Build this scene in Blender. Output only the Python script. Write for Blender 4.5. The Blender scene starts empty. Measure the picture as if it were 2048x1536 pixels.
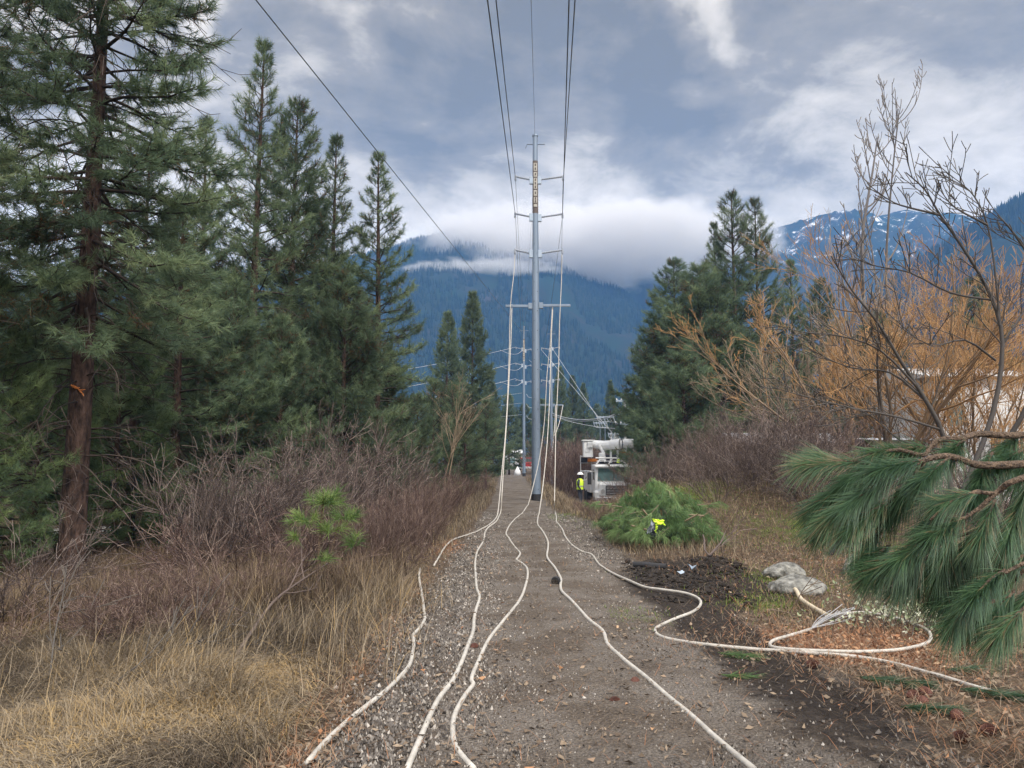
import bpy, math, random
import numpy as np
from mathutils import Vector

# ------------------------------------------------------------------ camera, world, sun, exposure
SC = bpy.context.scene
COL = SC.collection
F, CX, CY, HZ, CAMH = 1607.0, 1024.0, 768.0, 925.0, 1.6
PITCH = math.atan((HZ - CY) / F)
cam = bpy.data.objects.new("camera", bpy.data.cameras.new("camera"))
cam.data.sensor_width = 36.0
cam.data.lens = 36.0 * F / 2048.0
cam.data.clip_start = 0.05
cam.data.clip_end = 30000
cam.location = (0, 0, CAMH)
cam.rotation_euler = (math.pi / 2 + PITCH, 0, 0)
COL.objects.link(cam)
SC.camera = cam
SC.view_settings.view_transform = 'Standard'
SC.view_settings.look = 'None'
SC.view_settings.exposure = 0.75
SC.view_settings.gamma = 1.0
SC.cycles.use_denoising = True
SC.cycles.denoiser = 'OPENIMAGEDENOISE'
SC.cycles.max_bounces = 6
SC.cycles.diffuse_bounces = 3
SC.cycles.glossy_bounces = 2
SC.cycles.transmission_bounces = 3
SC.cycles.transparent_max_bounces = 6
SC.cycles.volume_bounces = 4
SC.cycles.volume_step_rate = 1.0
SC.cycles.sample_clamp_indirect = 4.0

SUN_EL, SUN_AZ = math.radians(48), math.radians(150)   # high, behind the camera to the right, veiled


def ray(px, py):
    a, b = (px - CX) / F, -(py - CY) / F
    c, s = math.cos(PITCH), math.sin(PITCH)
    return (a, c - b * s, s + b * c)


def P(px, py, Y):
    d = ray(px, py)
    t = Y / d[1]
    return np.array([d[0] * t, Y, CAMH + d[2] * t])


def nodes_of(nt):
    nt.nodes.clear()
    def N(t, **k):
        n = nt.nodes.new(t)
        for a, b in k.items():
            setattr(n, a, b)
        return n
    return N, nt.links.new


def build_world():
    w = bpy.data.worlds.new("World")
    SC.world = w
    w.use_nodes = True
    nt = w.node_tree
    N, L = nodes_of(nt)
    out = N('ShaderNodeOutputWorld')
    bg = N('ShaderNodeBackground')
    bg.inputs['Strength'].default_value = 0.15
    sky = N('ShaderNodeTexSky', sky_type='NISHITA', sun_disc=False)
    sky.sun_elevation = SUN_EL
    sky.sun_rotation = SUN_AZ
    tc = N('ShaderNodeTexCoord')
    nrm = N('ShaderNodeVectorMath', operation='NORMALIZE')
    L(tc.outputs['Generated'], nrm.inputs[0])
    sep = N('ShaderNodeSeparateXYZ')
    L(nrm.outputs[0], sep.inputs[0])

    def M(op, a, b=None, clamp=False):
        m = N('ShaderNodeMath', operation=op, use_clamp=clamp)
        for i, v in enumerate((a, b)):
            if v is None:
                continue
            if isinstance(v, (int, float)):
                m.inputs[i].default_value = v
            else:
                L(v, m.inputs[i])
        return m.outputs[0]
    # cloud deck seen in perspective
    zz = M('ADD', M('MAXIMUM', sep.outputs[2], 0.0), 0.22)
    comb = N('ShaderNodeCombineXYZ')
    L(M('DIVIDE', sep.outputs[0], zz), comb.inputs[0])
    L(M('DIVIDE', sep.outputs[1], zz), comb.inputs[1])

    def noise(scale, detail, rough, vec, off, dist=0.0):
        mp = N('ShaderNodeMapping')
        mp.inputs['Location'].default_value = off
        L(vec, mp.inputs['Vector'])
        n = N('ShaderNodeTexNoise')
        n.inputs['Scale'].default_value = scale
        n.inputs['Detail'].default_value = detail
        n.inputs['Roughness'].default_value = rough
        n.inputs['Distortion'].default_value = dist
        L(mp.outputs[0], n.inputs['Vector'])
        return n
    n1 = noise(1.3, 7, 0.55, comb.outputs[0], (3.1, 7.7, 0), 0.5)
    n2 = noise(4.2, 7, 0.6, comb.outputs[0], (8.1, 1.7, 2), 0.3)
    # warped direction for the broad masses
    nw = noise(5.0, 5, 0.55, nrm.outputs[0], (1, 2, 3))
    sub = N('ShaderNodeVectorMath', operation='SUBTRACT')
    L(nw.outputs['Color'], sub.inputs[0])
    sub.inputs[1].default_value = (0.5, 0.5, 0.5)
    scl = N('ShaderNodeVectorMath', operation='SCALE')
    L(sub.outputs[0], scl.inputs[0])
    scl.inputs['Scale'].default_value = 0.34
    wd = N('ShaderNodeVectorMath', operation='ADD')
    L(nrm.outputs[0], wd.inputs[0])
    L(scl.outputs[0], wd.inputs[1])
    v = M('ADD', M('MULTIPLY', n1.outputs['Fac'], 1.35), M('MULTIPLY', n2.outputs['Fac'], 1.0))
    v = M('ADD', v, -0.625)
    BL = [(1210, 180, 150, 1.9, -.21), (990, 80, 150, 1.6, -.07), (700, 130, 110, 1.5, -.08), (560, 60, 60, 1.4, -.03),
          (430, 120, 62, .8, .50), (1395, 80, 80, .8, .27), (1440, 200, 60, .9, .14), (1200, 395, 120, 1.5, .03),
          (880, 340, 110, 1.6, -.02), (640, 15, 70, 1.5, .18), (1330, 440, 70, 2.2, .06), (900, 460, 60, 2., .06),
          (90, 520, 130, 1.0, .45), (420, 320, 70, .8, .2), (1490, 30, 60, 1., .2), (1750, 250, 260, 1.2, .03), (1620, 410, 60, 1.6, .1)]
    for (px, py, r, asp, amt) in BL:
        d = Vector(ray(px, py)).normalized()
        s = N('ShaderNodeVectorMath', operation='SUBTRACT')
        L(wd.outputs[0], s.inputs[0])
        s.inputs[1].default_value = d
        m = N('ShaderNodeVectorMath', operation='MULTIPLY')
        L(s.outputs[0], m.inputs[0])
        k = F / r
        m.inputs[1].default_value = (k / asp, k, k)
        dt = N('ShaderNodeVectorMath', operation='DOT_PRODUCT')
        L(m.outputs[0], dt.inputs[0])
        L(m.outputs[0], dt.inputs[1])
        g = M('POWER', 2.718, M('MULTIPLY', dt.outputs['Value'], -0.9))
        v = M('ADD', v, M('MULTIPLY', g, amt * 1.35))
    ramp = N('ShaderNodeValToRGB')
    cr = ramp.color_ramp
    cr.elements[0].position = 0.2
    cr.elements[0].color = (.16, .13, .075, 1)
    cr.elements[1].position = 1.0
    cr.elements[1].color = (1., .95, .88, 1)
    for p, c in ((.42, (.285, .235, .155)), (.58, (.56, .485, .37)), (.78, (.80, .705, .57))):
        e = cr.elements.new(p)
        e.color = (*c, 1)
    L(v, ramp.inputs['Fac'])
    sc10 = N('ShaderNodeVectorMath', operation='SCALE')
    L(ramp.outputs['Color'], sc10.inputs[0])
    # added boost: unseen sky overhead and behind the camera brightened to light the foreground
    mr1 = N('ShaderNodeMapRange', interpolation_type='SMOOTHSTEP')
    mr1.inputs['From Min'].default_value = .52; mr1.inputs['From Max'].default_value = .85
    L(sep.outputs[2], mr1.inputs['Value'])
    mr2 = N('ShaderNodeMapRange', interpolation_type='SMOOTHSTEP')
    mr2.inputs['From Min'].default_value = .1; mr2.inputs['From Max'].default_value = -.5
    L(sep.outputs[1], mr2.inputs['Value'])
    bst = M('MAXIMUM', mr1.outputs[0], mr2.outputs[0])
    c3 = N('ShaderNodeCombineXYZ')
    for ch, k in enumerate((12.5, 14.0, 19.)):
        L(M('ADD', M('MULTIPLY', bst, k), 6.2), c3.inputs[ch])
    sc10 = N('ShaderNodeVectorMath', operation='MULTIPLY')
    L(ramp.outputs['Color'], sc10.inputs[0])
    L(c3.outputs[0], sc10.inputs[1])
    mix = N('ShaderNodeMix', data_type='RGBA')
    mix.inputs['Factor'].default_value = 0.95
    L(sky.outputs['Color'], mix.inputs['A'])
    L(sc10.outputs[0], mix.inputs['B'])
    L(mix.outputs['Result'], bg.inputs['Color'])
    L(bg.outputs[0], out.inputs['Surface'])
    w.cycles.sampling_method = 'MANUAL'
    w.cycles.sample_map_resolution = 512


build_world()
sun = bpy.data.objects.new("sun", bpy.data.lights.new("sun", 'SUN'))
sun.data.energy = 2.8
sun.data.angle = math.radians(16)
sun.data.color = (1.0, 0.95, 0.88)
sd = Vector((math.sin(SUN_AZ) * math.cos(SUN_EL), math.cos(SUN_AZ) * math.cos(SUN_EL), math.sin(SUN_EL)))
sun.rotation_euler = sd.to_track_quat('Z', 'Y').to_euler()
COL.objects.link(sun)

# ------------------------------------------------------------------ noise and terrain


def _h(ix, iy, s):
    n = (ix.astype(np.int64) * 374761393 + iy.astype(np.int64) * 668265263 + s * 1442695041) & 0x7fffffff
    n = ((n ^ (n >> 13)) * 1274126177) & 0x7fffffff
    return ((n ^ (n >> 16)) & 0xffffff) / float(0xffffff)


def vn(x, y, s=0):
    x = np.asarray(x, float); y = np.asarray(y, float)
    ix = np.floor(x); iy = np.floor(y)
    fx = x - ix; fy = y - iy
    fx = fx * fx * (3 - 2 * fx); fy = fy * fy * (3 - 2 * fy)
    a = _h(ix, iy, s); b = _h(ix + 1, iy, s); c = _h(ix, iy + 1, s); d = _h(ix + 1, iy + 1, s)
    return (a + (b - a) * fx) * (1 - fy) + (c + (d - c) * fx) * fy


def fbm(x, y, s=0, o=4):
    r = 0; a = 0.5; t = 0
    for i in range(o):
        r = r + a * vn(x * 2 ** i, y * 2 ** i, s + i * 17); t += a; a *= .5
    return r / t


def ss(a, b, x):
    t = np.clip((np.asarray(x, float) - a) / (b - a), 0, 1)
    return t * t * (3 - 2 * t)


def gauss(x, y, cx, cy, sx, sy):
    return np.exp(-(((x - cx) / sx) ** 2 + ((y - cy) / sy) ** 2))


def path_edges(y):
    y = np.asarray(y, float)
    L = -1.05 + 0.25 * ss(8, 25, y) - 0.5 * ss(30, 90, y) + .18 * (vn(y * .7, y * 0 + 3, 5) - .5)
    R = 2.3 - 0.9 * ss(6, 24, y) - 0.1 * ss(30, 90, y) + .22 * (vn(y * .6, y * 0 + 9, 6) - .5)
    return L, R


def th(x, y):
    x = np.asarray(x, float); y = np.asarray(y, float)
    lft = ss(-1.8, -4.5, x); rgt = ss(2.2, 4.5, x)
    z = (fbm(x * .25, y * .25, 3) - .5) * .5 * lft * ss(6, 20, y) - .10 * lft
    z = z + (fbm(x * .9, y * .9, 7) - .5) * .14 * np.maximum(lft, rgt * .8)
    z = z + gauss(x, y, 5.2, 19.5, 2.9, 4.2) * 0.95 + gauss(x, y, 9, 21, 4, 5) * 0.9 + gauss(x, y, 3.2, 18, 1.1, 2.2) * .25
    z = z - .9 * ss(2.0, 3.6, x) * ss(27, 36, y) * (1 - ss(70, 90, y)) * (1 - ss(30, 40, x))
    z = z + gauss(x, y, 2.35, 11.0, .8, 1.0) * .05 + gauss(x, y, 3.0, 12.2, .5, .5) * .12
    z = z + (vn(x * 2.3, y * 1.4, 11) - .5) * .03
    z = z - .025 * (gauss(x, y * 0, -.1, 0, .28, 1) + gauss(x, y * 0, 1.25, 0, .3, 1))
    z = z + .6 * ss(9, 30, -x) * ss(40, 90, y) * (fbm(x * .03, y * .03, 9) - .3)
    return z


def th1(x, y):
    return float(th(np.array([x]), np.array([y]))[0])


def G(px, py):
    d = ray(px, py)
    t = CAMH / max(-d[2], 1e-4)
    for _ in range(25):
        x, y = d[0] * t, d[1] * t
        z = CAMH + d[2] * t
        t += (z - th1(x, y)) / max(-d[2], .03) * .6
    x, y = d[0] * t, d[1] * t
    return np.array([x, y, th1(x, y)])


def at(px, D):
    x = (px - CX) / F * D
    return (x, D, th1(x, D))


# ------------------------------------------------------------------ mesh helpers


def mk_mesh(name, verts, faces, v=None, smooth=False):
    verts = np.ascontiguousarray(verts, np.float32).reshape(-1, 3)
    me = bpy.data.meshes.new(name)
    if isinstance(faces, np.ndarray):
        n = faces.shape[1]
        tot = np.full(len(faces), n, np.int32)
        flat = faces.astype(np.int32).ravel()
    else:
        tot = np.array([len(f) for f in faces], np.int32)
        flat = np.array([i for f in faces for i in f], np.int32)
    me.vertices.add(len(verts))
    me.vertices.foreach_set('co', verts.ravel())
    me.loops.add(len(flat))
    me.loops.foreach_set('vertex_index', flat)
    me.polygons.add(len(tot))
    st = np.zeros(len(tot), np.int32)
    st[1:] = np.cumsum(tot)[:-1]
    me.polygons.foreach_set('loop_start', st)
    me.polygons.foreach_set('loop_total', tot)
    me.polygons.foreach_set('use_smooth', np.full(len(tot), smooth))
    if v is not None:
        a = me.attributes.new('v', 'FLOAT', 'POINT')
        a.data.foreach_set('value', np.ascontiguousarray(v, np.float32))
    me.update(calc_edges=True)
    me.validate()
    return me


def obj(name, me, mat=None, parent=None):
    o = bpy.data.objects.new(name, me)
    COL.objects.link(o)
    if mat is not None and not me.materials:
        me.materials.append(mat)
    if parent is not None:
        o.parent = parent
    return o


def tag(o, label=None, cat=None, group=None, kind=None):
    if label: o['label'] = label
    if cat: o['category'] = cat
    if group: o['group'] = group
    if kind: o['kind'] = kind
    return o


def thing(name, label, cat, loc=(0, 0, 0), rz=0, group=None, scale=1):
    o = bpy.data.objects.new(name, None)
    COL.objects.link(o)
    o.location = loc
    o.rotation_euler = (0, 0, rz)
    o.scale = (scale,) * 3 if not hasattr(scale, '__len__') else scale
    o.empty_display_size = .1
    return tag(o, label, cat, group)


def dup(root, loc, rz=0, scale=1, label=None, group=None):
    r = root.copy()
    COL.objects.link(r)
    r.location = loc
    r.rotation_euler = (0, 0, rz)
    r.scale = (scale,) * 3 if not hasattr(scale, '__len__') else scale
    if label: r['label'] = label
    if group: r['group'] = group
    for ch in list(root.children):
        c = ch.copy()
        COL.objects.link(c)
        c.parent = r
        for g in ch.children:
            d = g.copy()
            COL.objects.link(d)
            d.parent = c
    return r


class MB:
    def __init__(s):
        s.v = []; s.f = []

    def add(s, vs, fs):
        o = len(s.v)
        s.v += [tuple(p) for p in vs]
        s.f += [tuple(i + o for i in f) for f in fs]
        return s

    def box(s, x0, x1, y0, y1, z0, z1, tx=0, b=0.0):
        # bevelled box (octagonal in plan when b > 0)
        if b <= 0:
            vs = [(x0, y0, z0), (x1, y0, z0), (x1, y1, z0), (x0, y1, z0), (x0 + tx, y0, z1), (x1 - tx, y0, z1), (x1 - tx, y1, z1), (x0 + tx, y1, z1)]
            return s.add(vs, [(3, 2, 1, 0), (4, 5, 6, 7), (0, 1, 5, 4), (1, 2, 6, 5), (2, 3, 7, 6), (3, 0, 4, 7)])
        ring = [(x0 + b, y0), (x1 - b, y0), (x1, y0 + b), (x1, y1 - b), (x1 - b, y1), (x0 + b, y1), (x0, y1 - b), (x0, y0 + b)]
        cx, cy = (x0 + x1) / 2, (y0 + y1) / 2
        kx, ky = 1 - 2 * b / max(x1 - x0, 1e-3) * .6, 1 - 2 * b / max(y1 - y0, 1e-3) * .6
        lv = [(z0, 1), (z1 - b, 1), (z1, 0)]
        vs = []
        for z, full in lv:
            for (x, y) in ring:
                vs.append((x, y, z) if full else (cx + (x - cx) * kx, cy + (y - cy) * ky, z))
        fs = [tuple(range(7, -1, -1)), tuple(range(16, 24))]
        for l in (0, 8):
            for i in range(8):
                j = (i + 1) % 8
                fs.append((l + i, l + j, l + 8 + j, l + 8 + i))
        return s.add(vs, fs)

    def tube(s, pts, rs, n=8, caps=True):
        pts = np.asarray(pts, float)
        if not hasattr(rs, '__len__'):
            rs = [rs] * len(pts)
        vs = []; fs = []
        up = np.array([0, 0, 1.0])
        prev = None
        for i, p in enumerate(pts):
            t = pts[min(i + 1, len(pts) - 1)] - pts[max(i - 1, 0)]
            t = t / (np.linalg.norm(t) + 1e-9)
            if prev is None:
                a = np.cross(t, up if abs(t[2]) < .9 else np.array([1.0, 0, 0]))
            else:
                a = prev - t * np.dot(prev, t)
            a = a / (np.linalg.norm(a) + 1e-9)
            prev = a
            b = np.cross(t, a)
            for k in range(n):
                an = 2 * math.pi * k / n
                vs.append(p + (a * math.cos(an) + b * math.sin(an)) * rs[i])
        for i in range(len(pts) - 1):
            for k in range(n):
                k2 = (k + 1) % n
                fs.append((i * n + k, i * n + k2, (i + 1) * n + k2, (i + 1) * n + k))
        if caps:
            fs.append(tuple(range(n - 1, -1, -1)))
            fs.append(tuple((len(pts) - 1) * n + k for k in range(n)))
        return s.add(vs, fs)

    def quad(s, a, b, c, d):
        return s.add([a, b, c, d], [(0, 1, 2, 3)])

    def ico(s, c, r, sub=2, lump=0.0, seed=0, sc=(1, 1, 1), flat=None):
        vs, fs = icos(sub)
        rn = np.random.RandomState(seed)
        ph = rn.rand(6, 3) * 6
        fr = rn.uniform(-3.2, 3.2, (6, 3))
        d = sum(np.sin(vs @ fr[i] + ph[i, 0]) for i in range(6)) / 6
        if lump > 0: d = d + .30 * sum(np.sin(vs @ (fr[i] * 3.1)[::-1] + ph[i, 1]) for i in range(6)) / 6 + .16 * sum(np.sin(vs @ (fr[i] * 7.3) + ph[i, 2]) for i in range(6)) / 6
        q = vs * (1 + lump * d)[:, None] * r * np.array(sc)
        if flat is not None:
            q[:, 2] = np.maximum(q[:, 2], flat)
        return s.add(q + np.array(c), fs)

    def mesh(s, name, smooth=False):
        return mk_mesh(name, np.array(s.v), s.f, smooth=smooth)

    def build(s, name, mat, parent=None, smooth=False):
        return obj(name, s.mesh(name, smooth), mat, parent)


_ic = {}


def icos(n):
    if n in _ic: return _ic[n]
    t = (1 + 5 ** .5) / 2
    vs = [(-1, t, 0), (1, t, 0), (-1, -t, 0), (1, -t, 0), (0, -1, t), (0, 1, t), (0, -1, -t), (0, 1, -t), (t, 0, -1), (t, 0, 1), (-t, 0, -1), (-t, 0, 1)]
    vs = [np.array(v) / np.linalg.norm(v) for v in vs]
    fs = [(0, 11, 5), (0, 5, 1), (0, 1, 7), (0, 7, 10), (0, 10, 11), (1, 5, 9), (5, 11, 4), (11, 10, 2), (10, 7, 6), (7, 1, 8), (3, 9, 4), (3, 4, 2), (3, 2, 6), (3, 6, 8), (3, 8, 9), (4, 9, 5), (2, 4, 11), (6, 2, 10), (8, 6, 7), (9, 8, 1)]
    for _ in range(n):
        c = {}; nf = []
        def mid(a, b):
            k = (min(a, b), max(a, b))
            if k not in c:
                m = vs[a] + vs[b]
                vs.append(m / np.linalg.norm(m)); c[k] = len(vs) - 1
            return c[k]
        for a, b, d in fs:
            x, y, z = mid(a, b), mid(b, d), mid(d, a)
            nf += [(a, x, z), (b, y, x), (d, z, y), (x, y, z)]
        fs = nf
    _ic[n] = (np.array(vs), fs)
    return _ic[n]


class Segs:
    """thin tapered woody segments, drawn in one go"""
    def __init__(s):
        s.a = []; s.b = []; s.r = []; s.w = []

    def add(s, a, b, r0, r1, v=.5):
        s.a.append(a); s.b.append(b); s.r.append((r0, r1)); s.w.append(v)

    def path(s, pts, r0, r1, v=.5):
        n = len(pts) - 1
        for i in range(n):
            s.add(pts[i], pts[i + 1], r0 + (r1 - r0) * i / n, r0 + (r1 - r0) * (i + 1) / n, v)

    def mesh(s, name, n=3):
        a = np.array(s.a, float); b = np.array(s.b, float); r = np.array(s.r); w = np.array(s.w)
        t = b - a
        t /= (np.linalg.norm(t, axis=1, keepdims=True) + 1e-9)
        ref = np.where(np.abs(t[:, 2:3]) < .9, np.array([[0, 0, 1.0]]), np.array([[1.0, 0, 0]]))
        u = np.cross(t, ref); u /= np.linalg.norm(u, axis=1, keepdims=True) + 1e-9
        q = np.cross(t, u)
        m = len(a)
        V = np.zeros((m, 2, n, 3))
        for k in range(n):
            c, sn = math.cos(2 * math.pi * k / n), math.sin(2 * math.pi * k / n)
            off = u * c + q * sn
            V[:, 0, k] = a + off * r[:, 0:1] - t * r[:, 0:1] * .3
            V[:, 1, k] = b + off * r[:, 1:2]
        base = (np.arange(m) * 2 * n)[:, None]
        fs = []
        for k in range(n):
            k2 = (k + 1) % n
            fs.append(base + np.array([[k, k2, n + k2, n + k]]))
        return mk_mesh(name, V.reshape(-1, 3), np.stack(fs, 1).reshape(-1, 4), np.repeat(w, 2 * n), smooth=True)


def basis(d, roll):
    d = d / (np.linalg.norm(d, axis=1, keepdims=True) + 1e-9)
    ref = np.where(np.abs(d[:, 2:3]) < .95, np.array([[0, 0, 1.0]]), np.array([[1.0, 0, 0]]))
    u = np.cross(d, ref); u /= np.linalg.norm(u, axis=1, keepdims=True) + 1e-9
    w = np.cross(d, u)
    c, s = np.cos(roll)[:, None], np.sin(roll)[:, None]
    return u * c + w * s, w * c - u * s, d


def tufts(name, rn, pos, dirs, L, val, nn=16, wid=.035, back=.55, amax=1.15, nvar=6, droop=0.12):
    """needle tufts: nn thin triangles round each shoot"""
    pos = np.array(pos); dirs = np.array(dirs); L = np.array(L); val = np.array(val)
    T = len(pos)
    U, W, D = basis(dirs, rn.rand(T) * 6.28)
    temp = np.zeros((nvar, nn, 3, 3))
    for k in range(nvar):
        az = rn.rand(nn) * 6.28
        po = rn.uniform(.15, amax, nn)
        st = rn.uniform(-back, .15, nn)
        ln = rn.uniform(.7, 1.05, nn)
        dr = np.stack([np.sin(po) * np.cos(az), np.sin(po) * np.sin(az), np.cos(po)], 1)
        sd = np.cross(dr, rn.randn(nn, 3)); sd /= np.linalg.norm(sd, axis=1, keepdims=True)
        b = np.stack([0 * st, 0 * st, st], 1)
        temp[k, :, 0] = b + sd * wid * .5
        temp[k, :, 1] = b - sd * wid * .5
        temp[k, :, 2] = b + dr * ln[:, None]
    tv = temp[rn.randint(0, nvar, T)]
    V = tv[..., 0:1] * U[:, None, None] + tv[..., 1:2] * W[:, None, None] + tv[..., 2:3] * D[:, None, None]
    V = V * L[:, None, None, None]
    V[:, :, 2, 2] -= droop * L[:, None]
    V = V + pos[:, None, None]
    v = np.repeat(np.clip(val[:, None] + rn.uniform(-.12, .12, (T, nn)), 0, 1).ravel(), 3)
    return mk_mesh(name, V.reshape(-1, 3), np.arange(T * nn * 3).reshape(-1, 3), v)


def rot_about(v, axis, a):
    axis = axis / (np.linalg.norm(axis) + 1e-9)
    return v * math.cos(a) + np.cross(axis, v) * math.sin(a) + axis * np.dot(axis, v) * (1 - math.cos(a))


def unit(v):
    return v / (np.linalg.norm(v) + 1e-9)


# ------------------------------------------------------------------ materials


def mat_plain(name, col, rough=.7, metal=0., var=.12, scale=8., bump=0., bscale=40., spec=.4, col2=None, stretch=(1, 1, 1)):
    m = bpy.data.materials.new(name)
    m.use_nodes = True
    N, L = nodes_of(m.node_tree)
    out = N('ShaderNodeOutputMaterial')
    b = N('ShaderNodeBsdfPrincipled')
    b.inputs['Roughness'].default_value = rough
    b.inputs['Metallic'].default_value = metal
    b.inputs['Specular IOR Level'].default_value = spec
    tc = N('ShaderNodeTexCoord')
    mp = N('ShaderNodeMapping')
    mp.inputs['Scale'].default_value = stretch
    L(tc.outputs['Object'], mp.inputs['Vector'])
    n = N('ShaderNodeTexNoise')
    n.inputs['Scale'].default_value = scale
    n.inputs['Detail'].default_value = 5
    L(mp.outputs[0], n.inputs['Vector'])
    r = N('ShaderNodeValToRGB')
    r.color_ramp.elements[0].position = .3
    r.color_ramp.elements[1].position = .7
    c2 = col2 or tuple(c * (1 + var) for c in col)
    c1 = tuple(c * (1 - var) for c in col)
    r.color_ramp.elements[0].color = (*c1, 1)
    r.color_ramp.elements[1].color = (*c2, 1)
    L(n.outputs['Fac'], r.inputs['Fac'])
    L(r.outputs['Color'], b.inputs['Base Color'])
    if bump > 0:
        n2 = N('ShaderNodeTexNoise')
        n2.inputs['Scale'].default_value = bscale
        n2.inputs['Detail'].default_value = 4
        L(mp.outputs[0], n2.inputs['Vector'])
        bp = N('ShaderNodeBump')
        bp.inputs['Strength'].default_value = bump
        bp.inputs['Distance'].default_value = .05
        L(n2.outputs['Fac'], bp.inputs['Height'])
        L(bp.outputs[0], b.inputs['Normal'])
    L(b.outputs[0], out.inputs['Surface'])
    return m


def mat_attr(name, stops, rough=.65, trans=0., spec=.25, objvar=0.0):
    """colour picked along a ramp by the per-shoot attribute v"""
    m = bpy.data.materials.new(name)
    m.use_nodes = True
    N, L = nodes_of(m.node_tree)
    out = N('ShaderNodeOutputMaterial')
    b = N('ShaderNodeBsdfPrincipled')
    b.inputs['Roughness'].default_value = rough
    b.inputs['Specular IOR Level'].default_value = spec
    a = N('ShaderNodeAttribute', attribute_name='v')
    r = N('ShaderNodeValToRGB')
    e = r.color_ramp.elements
    e[0].position = stops[0][0]; e[0].color = (*stops[0][1], 1)
    e[1].position = stops[-1][0]; e[1].color = (*stops[-1][1], 1)
    for p, c in stops[1:-1]:
        k = e.new(p); k.color = (*c, 1)
    L(a.outputs['Fac'], r.inputs['Fac'])
    col = r.outputs['Color']
    if objvar:
        oi = N('ShaderNodeObjectInfo')
        hs = N('ShaderNodeHueSaturation')
        mr = N('ShaderNodeMapRange')
        mr.inputs['To Min'].default_value = 1 - objvar
        mr.inputs['To Max'].default_value = 1 + objvar
        L(oi.outputs['Random'], mr.inputs['Value'])
        L(mr.outputs[0], hs.inputs['Value'])
        L(col, hs.inputs['Color'])
        col = hs.outputs['Color']
    L(col, b.inputs['Base Color'])
    if trans > 0:
        t = N('ShaderNodeBsdfTranslucent')
        L(col, t.inputs['Color'])
        mx = N('ShaderNodeMixShader')
        mx.inputs[0].default_value = trans
        L(b.outputs[0], mx.inputs[1]); L(t.outputs[0], mx.inputs[2])
        L(mx.outputs[0], out.inputs['Surface'])
    else:
        L(b.outputs[0], out.inputs['Surface'])
    return m


MT = {}
MT['needle'] = mat_attr('pine_needles', [(0, (.05, .035, .02)), (.07, (.22, .10, .04)), (.1, (.055, .085, .055)), (.45, (.112, .16, .095)), (.75, (.18, .24, .13)), (1, (.27, .325, .17))], trans=.5, objvar=.18)
MT['needle_light'] = mat_attr('light_pine_needles', [(0, (.08, .13, .065)), (.5, (.16, .225, .105)), (1, (.27, .34, .14))], trans=.42)
MT['needle_far'] = mat_attr('far_pine_needles', [(0, (.07, .10, .068)), (.5, (.125, .17, .105)), (1, (.20, .25, .14))], trans=.5, objvar=.2)
MT['needle_near'] = mat_attr('near_pine_needles', [(0, (.03, .065, .03)), (.45, (.04, .09, .042)), (.9, (.095, .165, .07)), (1, (.19, .15, .08))], rough=.4, trans=.25, spec=.5)
MT['needle_young'] = mat_attr('young_pine_needles', [(0, (.07, .12, .04)), (.5, (.15, .24, .07)), (1, (.27, .35, .11))], rough=.45, trans=.35)
MT['needle_pile'] = mat_attr('cut_pine_needles', [(0, (.06, .11, .04)), (.5, (.13, .22, .08)), (1, (.30, .40, .17))], rough=.45, trans=.3)
MT['bark'] = mat_plain('pine_bark', (.035, .025, .022), .95, var=.4, scale=14, bump=1., bscale=30, col2=(.11, .07, .055), spec=.15, stretch=(1, 1, .35))
MT['limb'] = mat_attr('pine_limb_bark', [(0, (.03, .024, .02)), (.5, (.06, .045, .037)), (1, (.11, .085, .07))], .9)
MT['limb_near'] = mat_plain('scaly_limb_bark', (.10, .07, .05), .9, var=.35, scale=45, bump=1., bscale=90, col2=(.24, .165, .11))
MT['bare_dark'] = mat_attr('dark_bare_bark', [(0, (.045, .04, .038)), (.5, (.09, .08, .07)), (1, (.18, .15, .12))], .85)
MT['bare_grey'] = mat_attr('grey_brown_twigs', [(0, (.04, .03, .027)), (.5, (.10, .075, .065)), (.8, (.20, .155, .135)), (1, (.36, .30, .26))], .85, objvar=.3)
MT['bare_red'] = mat_attr('reddish_twigs', [(0, (.045, .028, .024)), (.5, (.11, .07, .058)), (.8, (.20, .145, .115)), (1, (.36, .29, .24))], .8, objvar=.25)
MT['bare_gold'] = mat_attr('golden_twigs', [(0, (.10, .08, .06)), (.35, (.20, .135, .08)), (.7, (.34, .185, .075)), (1, (.44, .27, .12))], .75, objvar=.12)
MT['bare_pale'] = mat_attr('pale_grey_bark', [(0, (.10, .09, .085)), (.5, (.19, .17, .155)), (1, (.32, .28, .25))], .85)
MT['bare_tan'] = mat_attr('tan_twigs', [(0, (.09, .07, .055)), (.5, (.20, .15, .105)), (1, (.32, .245, .165))], .8, objvar=.1)
MT['straw'] = mat_attr('dry_straw', [(0, (.03, .024, .018)), (.3, (.085, .065, .045)), (.55, (.17, .132, .09)), (.8, (.34, .28, .195)), (1, (.40, .28, .13))], .7, trans=.25)
MT['brush'] = mat_attr('brown_brush', [(0, (.055, .04, .03)), (.4, (.13, .092, .062)), (.75, (.23, .17, .105)), (1, (.42, .33, .19))], .8, trans=.1)
MT['moss'] = mat_attr('mossy_grass', [(0, (.06, .09, .02)), (.5, (.13, .19, .035)), (1, (.26, .30, .08))], .8, trans=.25)
MT['chips'] = mat_attr('gravel_chips', [(0, (.022, .019, .016)), (.4, (.10, .088, .078)), (.7, (.19, .17, .15)), (.9, (.30, .275, .24)), (1, (.42, .385, .34))], .85)
MT['litter'] = mat_attr('leaf_litter', [(0, (.06, .045, .035)), (.35, (.15, .11, .075)), (.5, (.26, .20, .14)), (.62, (.26, .12, .06)), (.85, (.34, .18, .09)), (1, (.46, .36, .24))], .8)
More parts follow.
